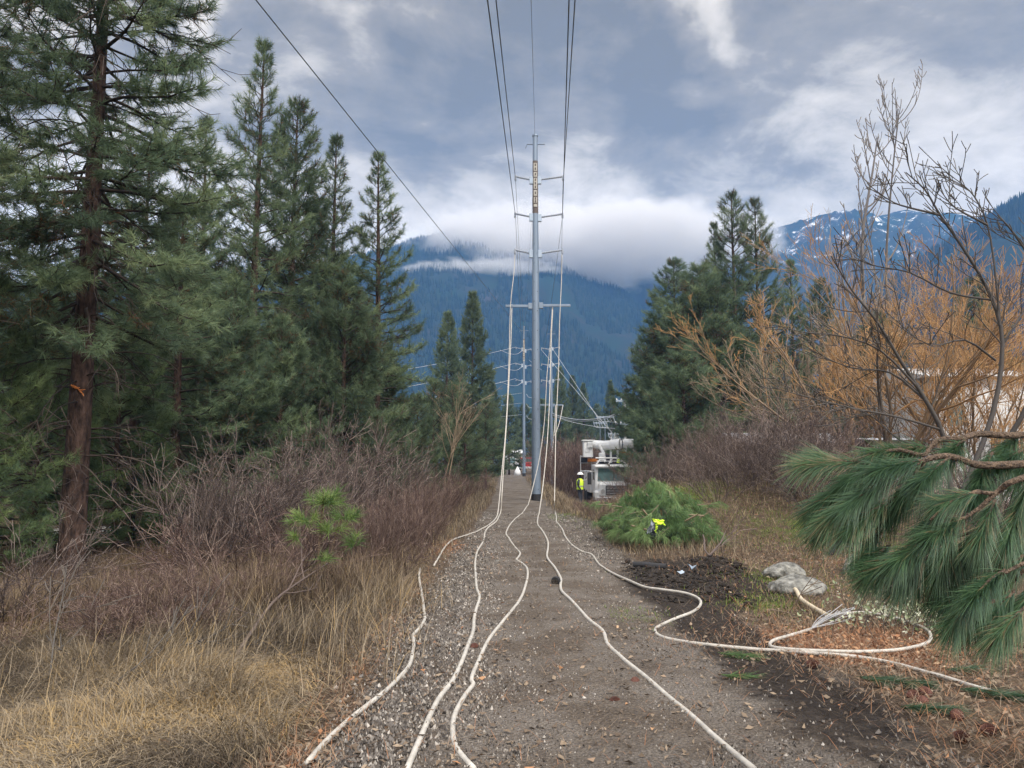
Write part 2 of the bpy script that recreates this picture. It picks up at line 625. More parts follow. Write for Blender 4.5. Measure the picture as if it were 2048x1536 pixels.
MT['steel'] = mat_plain('galvanised_steel', (.17, .215, .27), .5, .35, var=.10, scale=2.5, stretch=(1, 1, .15), bump=.1)
MT['steel_pale'] = mat_plain('pale_steel', (.30, .36, .43), .5, .3, var=.08)
MT['polymer'] = mat_plain('grey_polymer', (.25, .28, .32), .5, 0, var=.1)
MT['black'] = mat_plain('black_rubber', (.02, .02, .022), .7)
MT['cable'] = mat_plain('pale_cable_jacket', (.42, .395, .35), .5, var=.2, scale=14, spec=.4)
MT['wire'] = mat_plain('dull_wire', (.10, .11, .12), .5, .4)
MT['wire_pale'] = mat_plain('bright_wire', (.42, .45, .48), .5, .3)
MT['alu'] = mat_plain('aluminium_strand', (.45, .45, .45), .4, .5)
MT['white'] = mat_plain('white_paint', (.66, .67, .665), .4, var=.06, scale=3)
MT['offwhite'] = mat_plain('weathered_white', (.55, .56, .56), .5, var=.12, scale=3)
MT['glass'] = mat_plain('window_glass', (.09, .15, .15), .08, 0, var=.3, scale=1.5, spec=.8)
MT['hivis'] = mat_plain('hivis_yellow', (.62, .85, .05), .7, var=.12)
MT['orange'] = mat_plain('orange_plastic', (.80, .25, .03), .5)
MT['red'] = mat_plain('red_paint', (.42, .02, .03), .45)
MT['darkcloth'] = mat_plain('dark_cloth', (.035, .04, .055), .85)
MT['greycloth'] = mat_plain('grey_cloth', (.17, .19, .22), .8, var=.25, scale=18)
MT['skin'] = mat_plain('skin', (.45, .27, .19), .6)
MT['wood'] = mat_plain('weathered_pole_wood', (.20, .11, .075), .85, var=.3, scale=6, stretch=(1, 1, .1))
MT['stone'] = mat_plain('lichened_granite', (.07, .068, .06), .95, var=.4, scale=11, bump=1., bscale=14, col2=(.29, .285, .255))
MT['roofing'] = mat_plain('grey_roofing', (.30, .31, .33), .7)
MT['soil'] = mat_plain('dark_wet_soil', (.014, .011, .009), .9, var=.5, scale=18, bump=1., bscale=40, col2=(.045, .034, .026))
MT['cone'] = mat_plain('pine_cone_scales', (.13, .055, .04), .8, var=.4, scale=40)
MT['plate'] = mat_plain('pale_number_plate', (.34, .33, .29), .6)
MT['rust'] = mat_plain('rusty_brown_band', (.10, .08, .072), .8)
MT['cutwood'] = mat_plain('fresh_cut_wood', (.55, .38, .20), .8)
MT['whiteleaf'] = mat_attr('pale_leaves', [(0, (.10, .14, .05)), (.5, (.35, .38, .24)), (1, (.62, .64, .50))], .6, trans=.2)


def mat_ground(name, kind):
    m = bpy.data.materials.new(name)
    m.use_nodes = True
    N, L = nodes_of(m.node_tree)
    out = N('ShaderNodeOutputMaterial')
    b = N('ShaderNodeBsdfPrincipled')
    b.inputs['Roughness'].default_value = .95
    b.inputs['Specular IOR Level'].default_value = .2
    tc = N('ShaderNodeTexCoord')

    def noise(sc, det=5, ro=.6):
        n = N('ShaderNodeTexNoise')
        n.inputs['Scale'].default_value = sc
        n.inputs['Detail'].default_value = det
        n.inputs['Roughness'].default_value = ro
        L(tc.outputs['Object'], n.inputs['Vector'])
        return n.outputs['Fac']

    def ramp(fac, stops):
        r = N('ShaderNodeValToRGB')
        e = r.color_ramp.elements
        e[0].position = stops[0][0]; e[0].color = (*stops[0][1], 1)
        e[1].position = stops[-1][0]; e[1].color = (*stops[-1][1], 1)
        for p, c in stops[1:-1]:
            k = e.new(p); k.color = (*c, 1)
        L(fac, r.inputs['Fac'])
        return r.outputs['Color']

    def mixc(f, a, b_):
        x = N('ShaderNodeMix', data_type='RGBA')
        if isinstance(f, float): x.inputs['Factor'].default_value = f
        else: L(f, x.inputs['Factor'])
        L(a, x.inputs['A']); L(b_, x.inputs['B'])
        return x.outputs['Result']

    def edge(attr, amount=.9, sc=5.):
        a = N('ShaderNodeAttribute', attribute_name=attr)
        s = N('ShaderNodeMath', operation='ADD')
        L(a.outputs['Fac'], s.inputs[0])
        mm = N('ShaderNodeMath', operation='MULTIPLY_ADD')
        L(noise(sc, 6, .7), mm.inputs[0]); mm.inputs[1].default_value = amount; mm.inputs[2].default_value = -amount / 2
        L(mm.outputs[0], s.inputs[1])
        r = N('ShaderNodeMapRange', interpolation_type='SMOOTHSTEP')
        r.inputs['From Min'].default_value = .35; r.inputs['From Max'].default_value = .65
        L(s.outputs[0], r.inputs['Value'])
        return r.outputs[0]
    gravel = ramp(noise(70, 3, .7), [(.25, (.045, .038, .032)), (.5, (.13, .112, .095)), (.62, (.20, .176, .15)), (.8, (.32, .285, .245))])
    gravel = mixc(ramp_f(N, L, noise(1.1, 6, .65), .40, .60), gravel, ramp(noise(40, 4, .7), [(.3, (.045, .035, .028)), (.55, (.10, .08, .062)), (.75, (.20, .16, .12))]))
    earth = ramp(noise(9, 8, .7), [(.25, (.03, .02, .014)), (.5, (.085, .06, .04)), (.7, (.17, .125, .08)), (.85, (.30, .24, .16))])
    mud = ramp(noise(16, 6, .7), [(.3, (.012, .009, .008)), (.6, (.035, .027, .021)), (.8, (.085, .064, .048))])
    moss = ramp(noise(22, 6, .7), [(.3, (.05, .06, .02)), (.55, (.13, .17, .035)), (.8, (.27, .30, .08))])
    red = ramp(noise(35, 5, .7), [(.3, (.07, .035, .022)), (.55, (.18, .085, .045)), (.75, (.32, .19, .10))])
    c = earth
    if kind == 'path':
        c = gravel
    else:
        c = mixc(edge('path'), earth, gravel)
    c = mixc(edge('red', 1.2, 3.), c, red)
    c = mixc(edge('moss', 1.0, 2.5), c, moss)
    c = mixc(edge('mud', .8, 3.), c, mud)
    L(c, b.inputs['Base Color'])
    bp = N('ShaderNodeBump')
    bp.inputs['Strength'].default_value = .9
    bp.inputs['Distance'].default_value = .02
    v = N('ShaderNodeTexVoronoi')
    v.inputs['Scale'].default_value = 45
    L(tc.outputs['Object'], v.inputs['Vector'])
    ad = N('ShaderNodeMath', operation='ADD')
    L(v.outputs['Distance'], ad.inputs[0]); L(noise(30, 5, .7), ad.inputs[1])
    L(ad.outputs[0], bp.inputs['Height'])
    L(bp.outputs[0], b.inputs['Normal'])
    L(b.outputs[0], out.inputs['Surface'])
    return m


def ramp_f(N, L, fac, lo, hi):
    r = N('ShaderNodeMapRange', interpolation_type='SMOOTHSTEP')
    r.inputs['From Min'].default_value = lo
    r.inputs['From Max'].default_value = hi
    L(fac, r.inputs['Value'])
    return r.outputs[0]


# ------------------------------------------------------------------ ground and path


def masks(x, y):
    Le, Re = path_edges(y)
    pth = ss(-.25, .15, x - Le) * ss(-.35, .15, Re - x)
    mud = np.clip(gauss(x, y, 2.5, 10.6, 1.0, 1.5) * 1.3 + gauss(x, y, 1.95, 8.2, .42, 1.9) * .9 + gauss(x, y, 2.1, 5.4, .8, 1.8) * .62 + .34 * gauss(x, y * 0, .55, 0, .4, 1) * ss(20, 12, y) + gauss(x, y, 2.6, 12.6, .9, .9) * .8, 0, 1)
    moss = np.clip(gauss(x, y, 2.75, 9.8, .45, .8) * 1.1 + gauss(x, y, 3.3, 11.2, .9, .8) * .6 + gauss(x, y, 3.6, 18.5, 1.3, 1.8) * .8 + gauss(x, y, 1.3, 8.6, .3, .5) * .5 + gauss(x, y, 1.3, 24, .6, 3) * .55 + gauss(x, y, 5.5, 15, 1.6, 1.6) * .5, 0, 1)
    red = np.clip(gauss(x, y, 3.0, 7.3, 1.2, 1.0) * .9 + ss(.4, 0, np.abs(x + 1.15)) * ss(14, 9, y) * .42 + gauss(x, y, -1.6, 15.5, .8, 1.5) * .9 + gauss(x, y, -5.5, 14, 3, 2.5) * .6 + gauss(x, y, 5, 12.5, 1.4, 2) * .4, 0, 1)
    return pth, mud, moss, red


def axis(lo, hi, dlo, dhi, step, g=1.12):
    a = list(np.arange(dlo, dhi + step, step))
    s = step; x = a[-1]
    while x < hi:
        s *= g; x += s; a.append(x)
    s = step; x = a[0]; b = []
    while x > lo:
        s *= g; x -= s; b.append(x)
    return np.array(b[::-1] + a)


def grid_mesh(name, X, Y, Z):
    ny, nx = X.shape
    idx = np.arange(nx * ny).reshape(ny, nx)
    f = np.stack([idx[:-1, :-1], idx[:-1, 1:], idx[1:, 1:], idx[1:, :-1]], -1).reshape(-1, 4)
    return mk_mesh(name, np.stack([X, Y, Z], -1).reshape(-1, 3), f, smooth=True)


def add_attr(me, name, val):
    a = me.attributes.new(name, 'FLOAT', 'POINT')
    a.data.foreach_set('value', np.ascontiguousarray(val, np.float32).ravel())


def build_ground():
    xs = axis(-2500, 2500, -8, 8, .11)
    ys = axis(-400, 4000, 2.5, 22, .11)
    X, Y = np.meshgrid(xs, ys)
    Z = th(X, Y)
    pth, mud, moss, red = masks(X, Y)
    near = (Y < 40) & (np.abs(X) < 15)
    Z = Z + np.where(near, (fbm(X * 5, Y * 5, 31, 3) - .5) * (.02 + .035 * (1 - pth)) + mud * (fbm(X * 7, Y * 7, 41, 3) - .45) * .10 * ss(9, 9.8, Y) * (1 - pth * .7), 0)
    me = grid_mesh('ground', X, Y, Z)
    for n, a in (('path', pth), ('mud', mud), ('moss', moss), ('red', red)):
        add_attr(me, n, a)
    tag(obj('ground', me, mat_ground('ground_soil', 'ground')), kind='structure')
    ys = axis(1.5, 170, 2.5, 20, .11, 1.06)
    u = np.linspace(0, 1, 34)
    Y = np.repeat(ys[:, None], len(u), 1)
    Le, Re = path_edges(ys)
    jl = (fbm(ys * 3, ys * 0, 51, 3) - .5) * .35; jr = (fbm(ys * 3, ys * 0 + 5, 52, 3) - .5) * .4
    X = (Le + .05 + jl)[:, None] * (1 - u) + (Re - .1 + jr)[:, None] * u
    pth, mud, moss, red = masks(X, Y)
    bulge = .022 * np.sin(u * np.pi)[None, :]
    Z = th(X, Y) + .012 + bulge + (fbm(X * 5, Y * 5, 31, 3) - .5) * .022
    me = grid_mesh('path', X, Y, Z)
    for n, a in (('path', pth), ('mud', mud), ('moss', moss * .8), ('red', red)):
        add_attr(me, n, a)
    tag(obj('path', me, mat_ground('gravel_path', 'path')), kind='structure')
    # pale track behind the big pines
    a = [G(40, 1080), G(250, 1070), G(410, 1052), G(520, 1030)]
    b = MB()
    pts = []
    for p in a:
        for k, dy in enumerate((0, 1.6)):
            q = (p[0], p[1] + dy, th1(p[0], p[1] + dy) + .1)
            pts.append(q)
    b.add(pts, [(i * 2, i * 2 + 2, i * 2 + 3, i * 2 + 1) for i in range(3)])
    tag(b.build('road', mat_plain('pale_track', (.42, .40, .36), .9, var=.2, scale=5)), kind='structure')


build_ground()

# ------------------------------------------------------------------ mountains


def mat_mount(name, snow, forest=(.012, .03, .022)):
    m = bpy.data.materials.new(name)
    m.use_nodes = True
    N, L = nodes_of(m.node_tree)
    out = N('ShaderNodeOutputMaterial')
    b = N('ShaderNodeBsdfPrincipled')
    b.inputs['Roughness'].default_value = 1
    b.inputs['Specular IOR Level'].default_value = 0
    tc = N('ShaderNodeTexCoord')

    def noise(sc, det=6, ro=.65, st=(1, 1, 1)):
        mp = N('ShaderNodeMapping'); mp.inputs['Scale'].default_value = st
        L(tc.outputs['Object'], mp.inputs['Vector'])
        n = N('ShaderNodeTexNoise')
        n.inputs['Scale'].default_value = sc; n.inputs['Detail'].default_value = det; n.inputs['Roughness'].default_value = ro
        L(mp.outputs[0], n.inputs['Vector'])
        return n.outputs['Fac']
    r = N('ShaderNodeValToRGB')
    e = r.color_ramp.elements
    e[0].position = .35; e[0].color = (*forest, 1)
    e[1].position = .75; e[1].color = (.07, .045, .035, 1)
    k = e.new(.55); k.color = (.018, .024, .02, 1)
    L(noise(.012, 8, .7), r.inputs['Fac'])
    a = N('ShaderNodeAttribute', attribute_name='snow')
    s = N('ShaderNodeMath', operation='MULTIPLY_ADD')
    L(noise(.05, 8, .8, (1, 1, .5)), s.inputs[0]); s.inputs[1].default_value = 1.6; s.inputs[2].default_value = -.8
    s2 = N('ShaderNodeMath', operation='ADD'); L(s.outputs[0], s2.inputs[0]); L(a.outputs['Fac'], s2.inputs[1])
    mx = N('ShaderNodeMix', data_type='RGBA')
    L(ramp_f(N, L, s2.outputs[0], .48, .6), mx.inputs['Factor'])
    L(r.outputs['Color'], mx.inputs['A']); mx.inputs['B'].default_value = (.62, .64, .68, 1)
    L(mx.outputs['Result'], b.inputs['Base Color'])
    L(b.outputs[0], out.inputs['Surface'])
    return m


def mountain(name, prof, D, depth, snowf, rough=.16, seed=0, nx=220, ny=70, y0=None, peak=.0):
    """height field whose crest, D metres away, follows the profile (px, py)"""
    px = np.array([p[0] for p in prof], float); py = np.array([p[1] for p in prof], float)
    X = np.linspace((px[0] - CX) / F * D, (px[-1] - CX) / F * D, nx)
    crest = CAMH + (HZ - np.interp(X, (px - CX) / F * D, py)) / F * D * 1.01
    v = np.linspace(0, 1, ny)
    XX, VV = np.meshgrid(X, v)
    YY = D - depth + depth * 1.35 * VV
    sh = np.where(VV < .74, np.sin(np.clip(VV / .74, 0, 1) * math.pi / 2) ** 1.15, np.cos(np.clip((VV - .74) / .26, 0, 1) * math.pi / 2) ** .6)
    rid = 1 - np.abs(2 * fbm(XX / 170 + VV * .8, YY / 420, seed, 5) - 1)
    rid2 = 1 - np.abs(2 * fbm(XX / 45, YY / 90, seed + 5, 4) - 1)
    H = crest[None, :] * sh
    env = np.sin(np.clip(VV / .74, 0, 1) * math.pi) * .9 + .1
    env = env * (1 - .9 * np.exp(-((VV - .74) / .22) ** 2))
    H = H * (1 + (rid - .75) * rough * 2.6 * env + (rid2 - .75) * rough * .7 * env)
    me = grid_mesh(name, XX, YY, H - 2)
    add_attr(me, 'snow', snowf(XX, YY, H))
    o = obj(name, me, mat_mount(name + '_cover', 0))
    tag(o, kind='structure')
    return XX, YY, H - 2


def forest(name, grids, n, hgt, rn, mat, ok=None):
    XX, YY, H = grids
    ny, nx = XX.shape
    u = rn.rand(n) * (nx - 1.01); w = rn.rand(n) * (ny - 1) * .8
    i = w.astype(int); j = u.astype(int); fu = u - j; fw = w - i
    def bil(A):
        return (A[i, j] * (1 - fu) + A[i, j + 1] * fu) * (1 - fw) + (A[i + 1, j] * (1 - fu) + A[i + 1, j + 1] * fu) * fw
    x, y, z = bil(XX), bil(YY), bil(H)
    keep = fbm(x / 60, y / 60, 77, 3) > .38
    if ok is not None: keep &= ok(x, y, z)
    x, y, z = x[keep], y[keep], z[keep]
    n = len(x)
    h = rn.uniform(.6, 1.3, n) * hgt
    k = 5
    V = np.zeros((n, k + 1, 3))
    for a in range(k):
        V[:, a, 0] = x + np.cos(a * 6.283 / k) * h * .17; V[:, a, 1] = y + np.sin(a * 6.283 / k) * h * .17; V[:, a, 2] = z - h * .1
    V[:, k] = np.stack([x, y, z + h], 1)
    base = (np.arange(n) * (k + 1))[:, None]
    f = np.concatenate([base + np.array([[a, (a + 1) % k, k]]) for a in range(k)])
    me = mk_mesh(name, V.reshape(-1, 3), f, np.repeat(rn.rand(n), k + 1))
    tag(obj(name, me, mat), kind='stuff')


rn = np.random.RandomState(4)
MT['farforest'] = mat_attr('far_forest', [(0, (.005, .012, .012)), (.5, (.012, .024, .02)), (1, (.03, .038, .025))], 1, spec=0)
gm = mountain('hills', [(100, 600), (500, 560), (700, 552), (800, 530), (870, 503), (930, 486), (990, 500), (1040, 520), (1080, 530), (1140, 550), (1200, 585), (1260, 640), (1330, 715), (1380, 790), (1440, 880), (1480, 930)], 1350, 700,
              lambda x, y, z: ss(225, 330, z) * .45 + 0 * x - .35, seed=3, rough=.10)
forest('distant_forest', gm, 60000, 7.5, rn, MT['farforest'])
gs = mountain('snowy_hills', [(900, 700), (1050, 620), (1150, 560), (1230, 520), (1330, 478), (1375, 466), (1430, 462), (1500, 472), (1560, 466), (1610, 450), (1660, 446), (1720, 452), (1780, 432), (1860, 436), (1930, 440), (2000, 470), (2200, 520), (2500, 600)], 1480, 600,
              lambda x, y, z: ss(100, 370, z) * .52 - .11 + 0 * x, rough=.2, seed=12)
gr = mountain('wooded_hills', [(1560, 930), (1650, 760), (1720, 640), (1800, 560), (1890, 498), (1960, 455), (2048, 398), (2200, 320), (2500, 230)], 800, 380,
              lambda x, y, z: x * 0 - 1, seed=21)
forest('hillside_forest', gr, 22000, 8.5, rn, MT['farforest'])
gl = mountain('low_hills', [(-600, 560), (-300, 600), (-100, 615), (60, 610), (200, 640), (400, 680), (700, 700), (900, 860)], 900, 420, lambda x, y, z: x * 0 - 1, seed=33)
forest('left_hillside_forest', gl, 14000, 8, rn, MT['farforest'])
gv = mountain('far_wooded_hills', [(1100, 880), (1200, 840), (1300, 820), (1500, 800), (1700, 760), (2100, 720), (2500, 700)], 420, 120, lambda x, y, z: x * 0 - 1, seed=41, nx=120, ny=40)
forest('valley_forest', gv, 5000, 8, rn, MT['farforest'])


def build_air():
    m = bpy.data.materials.new('haze_air')
    m.use_nodes = True
    N, L = nodes_of(m.node_tree)
    out = N('ShaderNodeOutputMaterial')
    v = N('ShaderNodeVolumePrincipled')
    v.inputs['Color'].default_value = (.22, .50, 1.0, 1)
    v.inputs['Density'].default_value = .00030
    v.inputs['Anisotropy'].default_value = 0.1
    L(v.outputs[0], out.inputs['Volume'])
    b = MB()
    b.box(-2600, 2600, -420, 4100, -8, 540)
    tag(b.build('haze', m), kind='stuff')
    # cloud bank lying across the mountain
    m = bpy.data.materials.new('cloud_bank')
    m.use_nodes = True
    N, L = nodes_of(m.node_tree)
    out = N('ShaderNodeOutputMaterial')
    v = N('ShaderNodeVolumePrincipled')
    v.inputs['Color'].default_value = (.90, .885, .86, 1)
    v.inputs['Anisotropy'].default_value = .2
    tc = N('ShaderNodeTexCoord')
    mp = N('ShaderNodeMapping'); mp.inputs['Scale'].default_value = (1, 1, 1.6)
    L(tc.outputs['Object'], mp.inputs['Vector'])
    n = N('ShaderNodeTexNoise'); n.inputs['Scale'].default_value = .011; n.inputs['Detail'].default_value = 4; n.inputs['Roughness'].default_value = .6
    L(mp.outputs[0], n.inputs['Vector'])
    a = N('ShaderNodeVectorMath', operation='LENGTH')
    md = N('ShaderNodeMapping'); md.inputs['Scale'].default_value = (1 / 330., 1 / 120., 1 / 72.)
    L(tc.outputs['Object'], md.inputs['Vector'])
    L(md.outputs[0], a.inputs[0])
    x = N('ShaderNodeMath', operation='MULTIPLY_ADD')       # falloff
    L(a.outputs['Value'], x.inputs[0]); x.inputs[1].default_value = -1.0; x.inputs[2].default_value = .86
    y = N('ShaderNodeMath', operation='MULTIPLY_ADD')
    L(n.outputs['Fac'], y.inputs[0]); y.inputs[1].default_value = 1.5; y.inputs[2].default_value = -.62
    s = N('ShaderNodeMath', operation='ADD'); L(x.outputs[0], s.inputs[0]); L(y.outputs[0], s.inputs[1])
    mr = N('ShaderNodeMapRange', interpolation_type='SMOOTHSTEP')
    mr.inputs['From Min'].default_value = 0; mr.inputs['From Max'].default_value = .35
    mr.inputs['To Min'].default_value = 0; mr.inputs['To Max'].default_value = .03
    L(s.outputs[0], mr.inputs['Value'])
    L(mr.outputs[0], v.inputs['Density'])
    L(v.outputs[0], out.inputs['Volume'])
    m.cycles.volume_step_rate = 1.0
    for (px, py, D, sc) in ((1180, 490, 1080, (.80, 1, .85)), (955, 548, 1020, (.34, .6, .2)), (1490, 548, 1250, (.3, .6, .16))):
        b = MB()
        b.box(-330, 330, -120, 120, -72, 72)
        o = b.build('low_cloud', m)
        o.location = P(px, py, D)
        o.scale = sc
        tag(o, kind='stuff')


build_air()

# ------------------------------------------------------------------ conifers


def conifer(key, seed, H, R, cb, nb, ntw=8, tl=.19, nn=14, wid=.035, r0=.16, e_lo=-12, e_hi=45, prof_p=.75, dead=0, lean=(0, 0), ncone=0, tw_len=.34, mat='needle', fullbase=.55):
    rn = np.random.RandomState(seed)
    S = Segs(); pos = []; dirs = []; LL = []; vv = []
    wob = rn.uniform(-1, 1, 4)
    def tp(t):
        return np.array([lean[0] * t + .10 * wob[0] * math.sin(3 * t + wob[1]) * H / 12, lean[1] * t + .10 * wob[2] * math.sin(2.5 * t + wob[3]) * H / 12, t * H])
    zs = np.linspace(0, 1, 26)
    rr = [r0 * (1.25 if z == 0 else 1.0) * (1 - z) ** .85 + .012 for z in zs]
    tk = MB().tube([tp(z) for z in zs], rr, 12)
    trunk = tk.mesh(key + '_trunk', True)
    for i in range(nb):
        u = (i + rn.rand()) / nb
        t = cb + (1 - cb) * u
        if t > .985: t = .985
        L = R * ((1 - u) ** prof_p * (fullbase + (1 - fullbase) * min(1, u / .22)) + .03) * rn.uniform(.72, 1.12)
        if u > .8: L *= 1 - .8 * (u - .8)
        az = i * 2.399 + rn.uniform(-.5, .5)
        el = math.radians(e_lo + (e_hi - e_lo) * u ** .8 + rn.uniform(-8, 8))
        p = tp(t)
        d = np.array([math.cos(az) * math.cos(el), math.sin(az) * math.cos(el), math.sin(el)])
        br = max(.008, .028 * L * .55)
        k = 7
        pts = [p]; dd = []
        for j in range(k):
            d = unit(d + np.array([0, 0, (.16 if j > 3 else -.05)]) + rn.uniform(-.12, .12, 3))
            p = p + d * L / k
            pts.append(p); dd.append(d)
        for j in range(k):
            S.add(pts[j], pts[j + 1], br * (1 - j / k) + .006, br * (1 - (j + 1) / k) + .006, rn.uniform(.1, .6))
        nt = max(3, int(ntw * (0.5 + .5 * L / R)))
        bv = rn.uniform(.15, .8)
        for j in range(nt):
            s = .28 + .72 * (j + rn.rand()) / nt
            f = s * k; a = min(int(f), k - 1)
            q = pts[a] + (pts[a + 1] - pts[a]) * (f - a)
            side = 1 if j % 2 else -1
            h = unit(np.cross(dd[a], [0, 0, 1.0])) * side
            td = unit(dd[a] * rn.uniform(.5, 1.) + h * rn.uniform(.5, 1.) + np.array([0, 0, rn.uniform(-.15, .5)]))
            tl_ = tw_len * L * (1.15 - .7 * s) * rn.uniform(.6, 1.2) + tl * .5
            e = q + td * tl_ * .55
            td2 = unit(td + np.array([0, 0, .35]) + rn.uniform(-.2, .2, 3))
            e2 = e + td2 * tl_ * .45
            S.add(q, e, .008, .006, .3); S.add(e, e2, .006, .004, .4)
            bvv = np.clip(bv + rn.uniform(-.2, .2), .12, 1)
            if rn.rand() < .012: bvv = .04
            for (c, dv, sz) in ((e2, td2, 1.), (e, unit(td + rn.uniform(-.5, .5, 3)), .85)):
                pos.append(c); dirs.append(dv); LL.append(tl * sz * rn.uniform(.85, 1.15) * (1 - .25 * u)); vv.append(bvv)
            if tl_ > tl * 1.3:
                for _ in range(3):
                    c = q + (e - q) * rn.uniform(.3, 1) + rn.uniform(-.06, .06, 3)
                    pos.append(c); dirs.append(unit(td + rn.uniform(-.9, .9, 3))); LL.append(tl * .9); vv.append(bvv)
        pos.append(pts[-1]); dirs.append(unit(dd[-1] + [0, 0, .3])); LL.append(tl * 1.1); vv.append(bv)
    for _ in range(3):
        pos.append(tp(1) + [0, 0, -rn.rand() * .3]); dirs.append(np.array([rn.uniform(-.3, .3), rn.uniform(-.3, .3), 1.])); LL.append(tl * .8); vv.append(.6)
    for i in range(dead):
        t = rn.uniform(max(.06, cb * .35), cb + .45)
        az = rn.rand() * 6.28; L = R * rn.uniform(.35, .95)
        p = tp(t); d = np.array([math.cos(az), math.sin(az), rn.uniform(-.2, .25)])
        k = 7; pts = [p]
        for j in range(k):
            d = unit(d + np.array([0, 0, -.16 if j > 1 else .02]) + rn.uniform(-.14, .14, 3)); p = p + d * L / k; pts.append(p)
        S.path(pts, .016, .005, rn.uniform(0, .7))
        for j in range(rn.randint(3, 9)):
            a = rn.randint(2, k); q = pts[a]; d2 = unit(unit(pts[a] - pts[a - 1]) + rn.uniform(-.9, .9, 3) + [0, 0, -.25])
            m1 = q + d2 * L * .14; d3 = unit(d2 + rn.uniform(-.6, .6, 3) + [0, 0, -.2]); S.path([q, m1, m1 + d3 * L * .14], .007, .004, rn.uniform(.1, .9))
    limbs = S.mesh(key + '_limbs', 3)
    crown = tufts(key + '_crown', rn, pos, dirs, LL, vv, nn, wid)
    for me, m in ((trunk, MT['bark']), (limbs, MT['limb']), (crown, MT[mat])):
        me.materials.append(m)
    return dict(H=H, trunk=trunk, limbs=limbs, crown=crown)


def plant(spec, name, label, cat, loc, rz=0, s=1, group=None, parts=('trunk', 'limbs', 'crown')):
    t = thing(name, label, cat, loc, rz, group, s)
    for p in parts:
        if p in spec:
            obj(p, spec[p], None, t)
    return t


def sized(spec, D, px, top, wx=1.0):
    """location and scale so that the tree's top shows at height top"""
    loc = at(px, D)
    H = P(px, top, D)[2] - loc[2]
    s = H / spec['H']
    return loc, (s * wx, s * wx, s)


C = {}
C['big'] = conifer('big', 11, 13.0, 2.5, .30, 140, ntw=17, tl=.215, nn=22, wid=.05, r0=.19, e_lo=-30, e_hi=35, prof_p=.38, dead=110, lean=(-.3, 0), fullbase=.75)
C['tall'] = conifer('tall', 12, 13.0, 2.6, .12, 120, ntw=11, tl=.27, nn=18, wid=.05, r0=.17, e_lo=-12, e_hi=50, prof_p=.8, dead=15)
C['dense'] = conifer('dense', 13, 12.0, 3.0, .08, 150, ntw=12, tl=.28, nn=18, wid=.06, r0=.18, e_lo=-10, e_hi=40, prof_p=.62, dead=10)
C['open'] = conifer('open', 14, 11.0, 2.6, .15, 95, ntw=11, tl=.27, nn=18, wid=.05, r0=.15, e_lo=-18, e_hi=50, prof_p=.6, dead=25)
C['bushy'] = conifer('bushy', 15, 8.0, 2.6, .03, 120, ntw=13, tl=.27, nn=18, wid=.055, r0=.13, e_lo=0, e_hi=55, prof_p=.55, dead=8, fullbase=.8)
C['light'] = conifer('light', 25, 6.0, 2.0, .03, 90, ntw=11, tl=.23, nn=20, wid=.05, r0=.09, e_lo=-8, e_hi=50, prof_p=.55, dead=12, fullbase=.85, mat='needle_light')
C['young'] = conifer('young', 16, 5.0, 1.6, .12, 65, ntw=10, tl=.22, nn=16, wid=.05, r0=.06, e_lo=5, e_hi=55, prof_p=.65, dead=14)
C['far'] = conifer('far', 17, 15.0, 4.0, .05, 150, ntw=9, tl=.55, nn=12, wid=.12, r0=.2, e_lo=-8, e_hi=45, prof_p=.8, mat='needle_far')
C['farb'] = conifer('farb', 18, 14.0, 4.2, .08, 115, ntw=9, tl=.55, nn=12, wid=.12, r0=.2, e_lo=-5, e_hi=50, prof_p=.6, mat='needle_far')

g0 = G(141, 1152)
plant(C['big'], 'pine_tree', 'big tall pine with thick dark trunk bearing an orange scar of broken bark', 'tree', tuple(g0), 2.2)
def trunk_scar():
    b = MB()
    rs = np.random.RandomState(5)
    c = P(158, 780, g0[1] - .19)
    for i in range(16):
        u = rs.uniform(-1, 1)
        q = c + [u * .12, rs.uniform(-.02, .0), -u * .07 + rs.uniform(-.02, .02)]
        d = np.array([rs.uniform(.03, .09), -.03, rs.uniform(-.05, .02)])
        b.tube([q, q + d], [.012, .004], 4)
    m = mat_plain('orange_torn_bark', (.55, .20, .06), .8, var=.3, scale=30)
    for o in COL.objects:
        if o.name == 'pine_tree':
            s = b.build('bark_scar', m)
            s.parent = o
            from mathutils import Matrix
            M_ = Matrix.Translation(o.location) @ Matrix.Rotation(2.2, 4, 'Z')
            s.matrix_parent_inverse = M_.inverted()
trunk_scar()

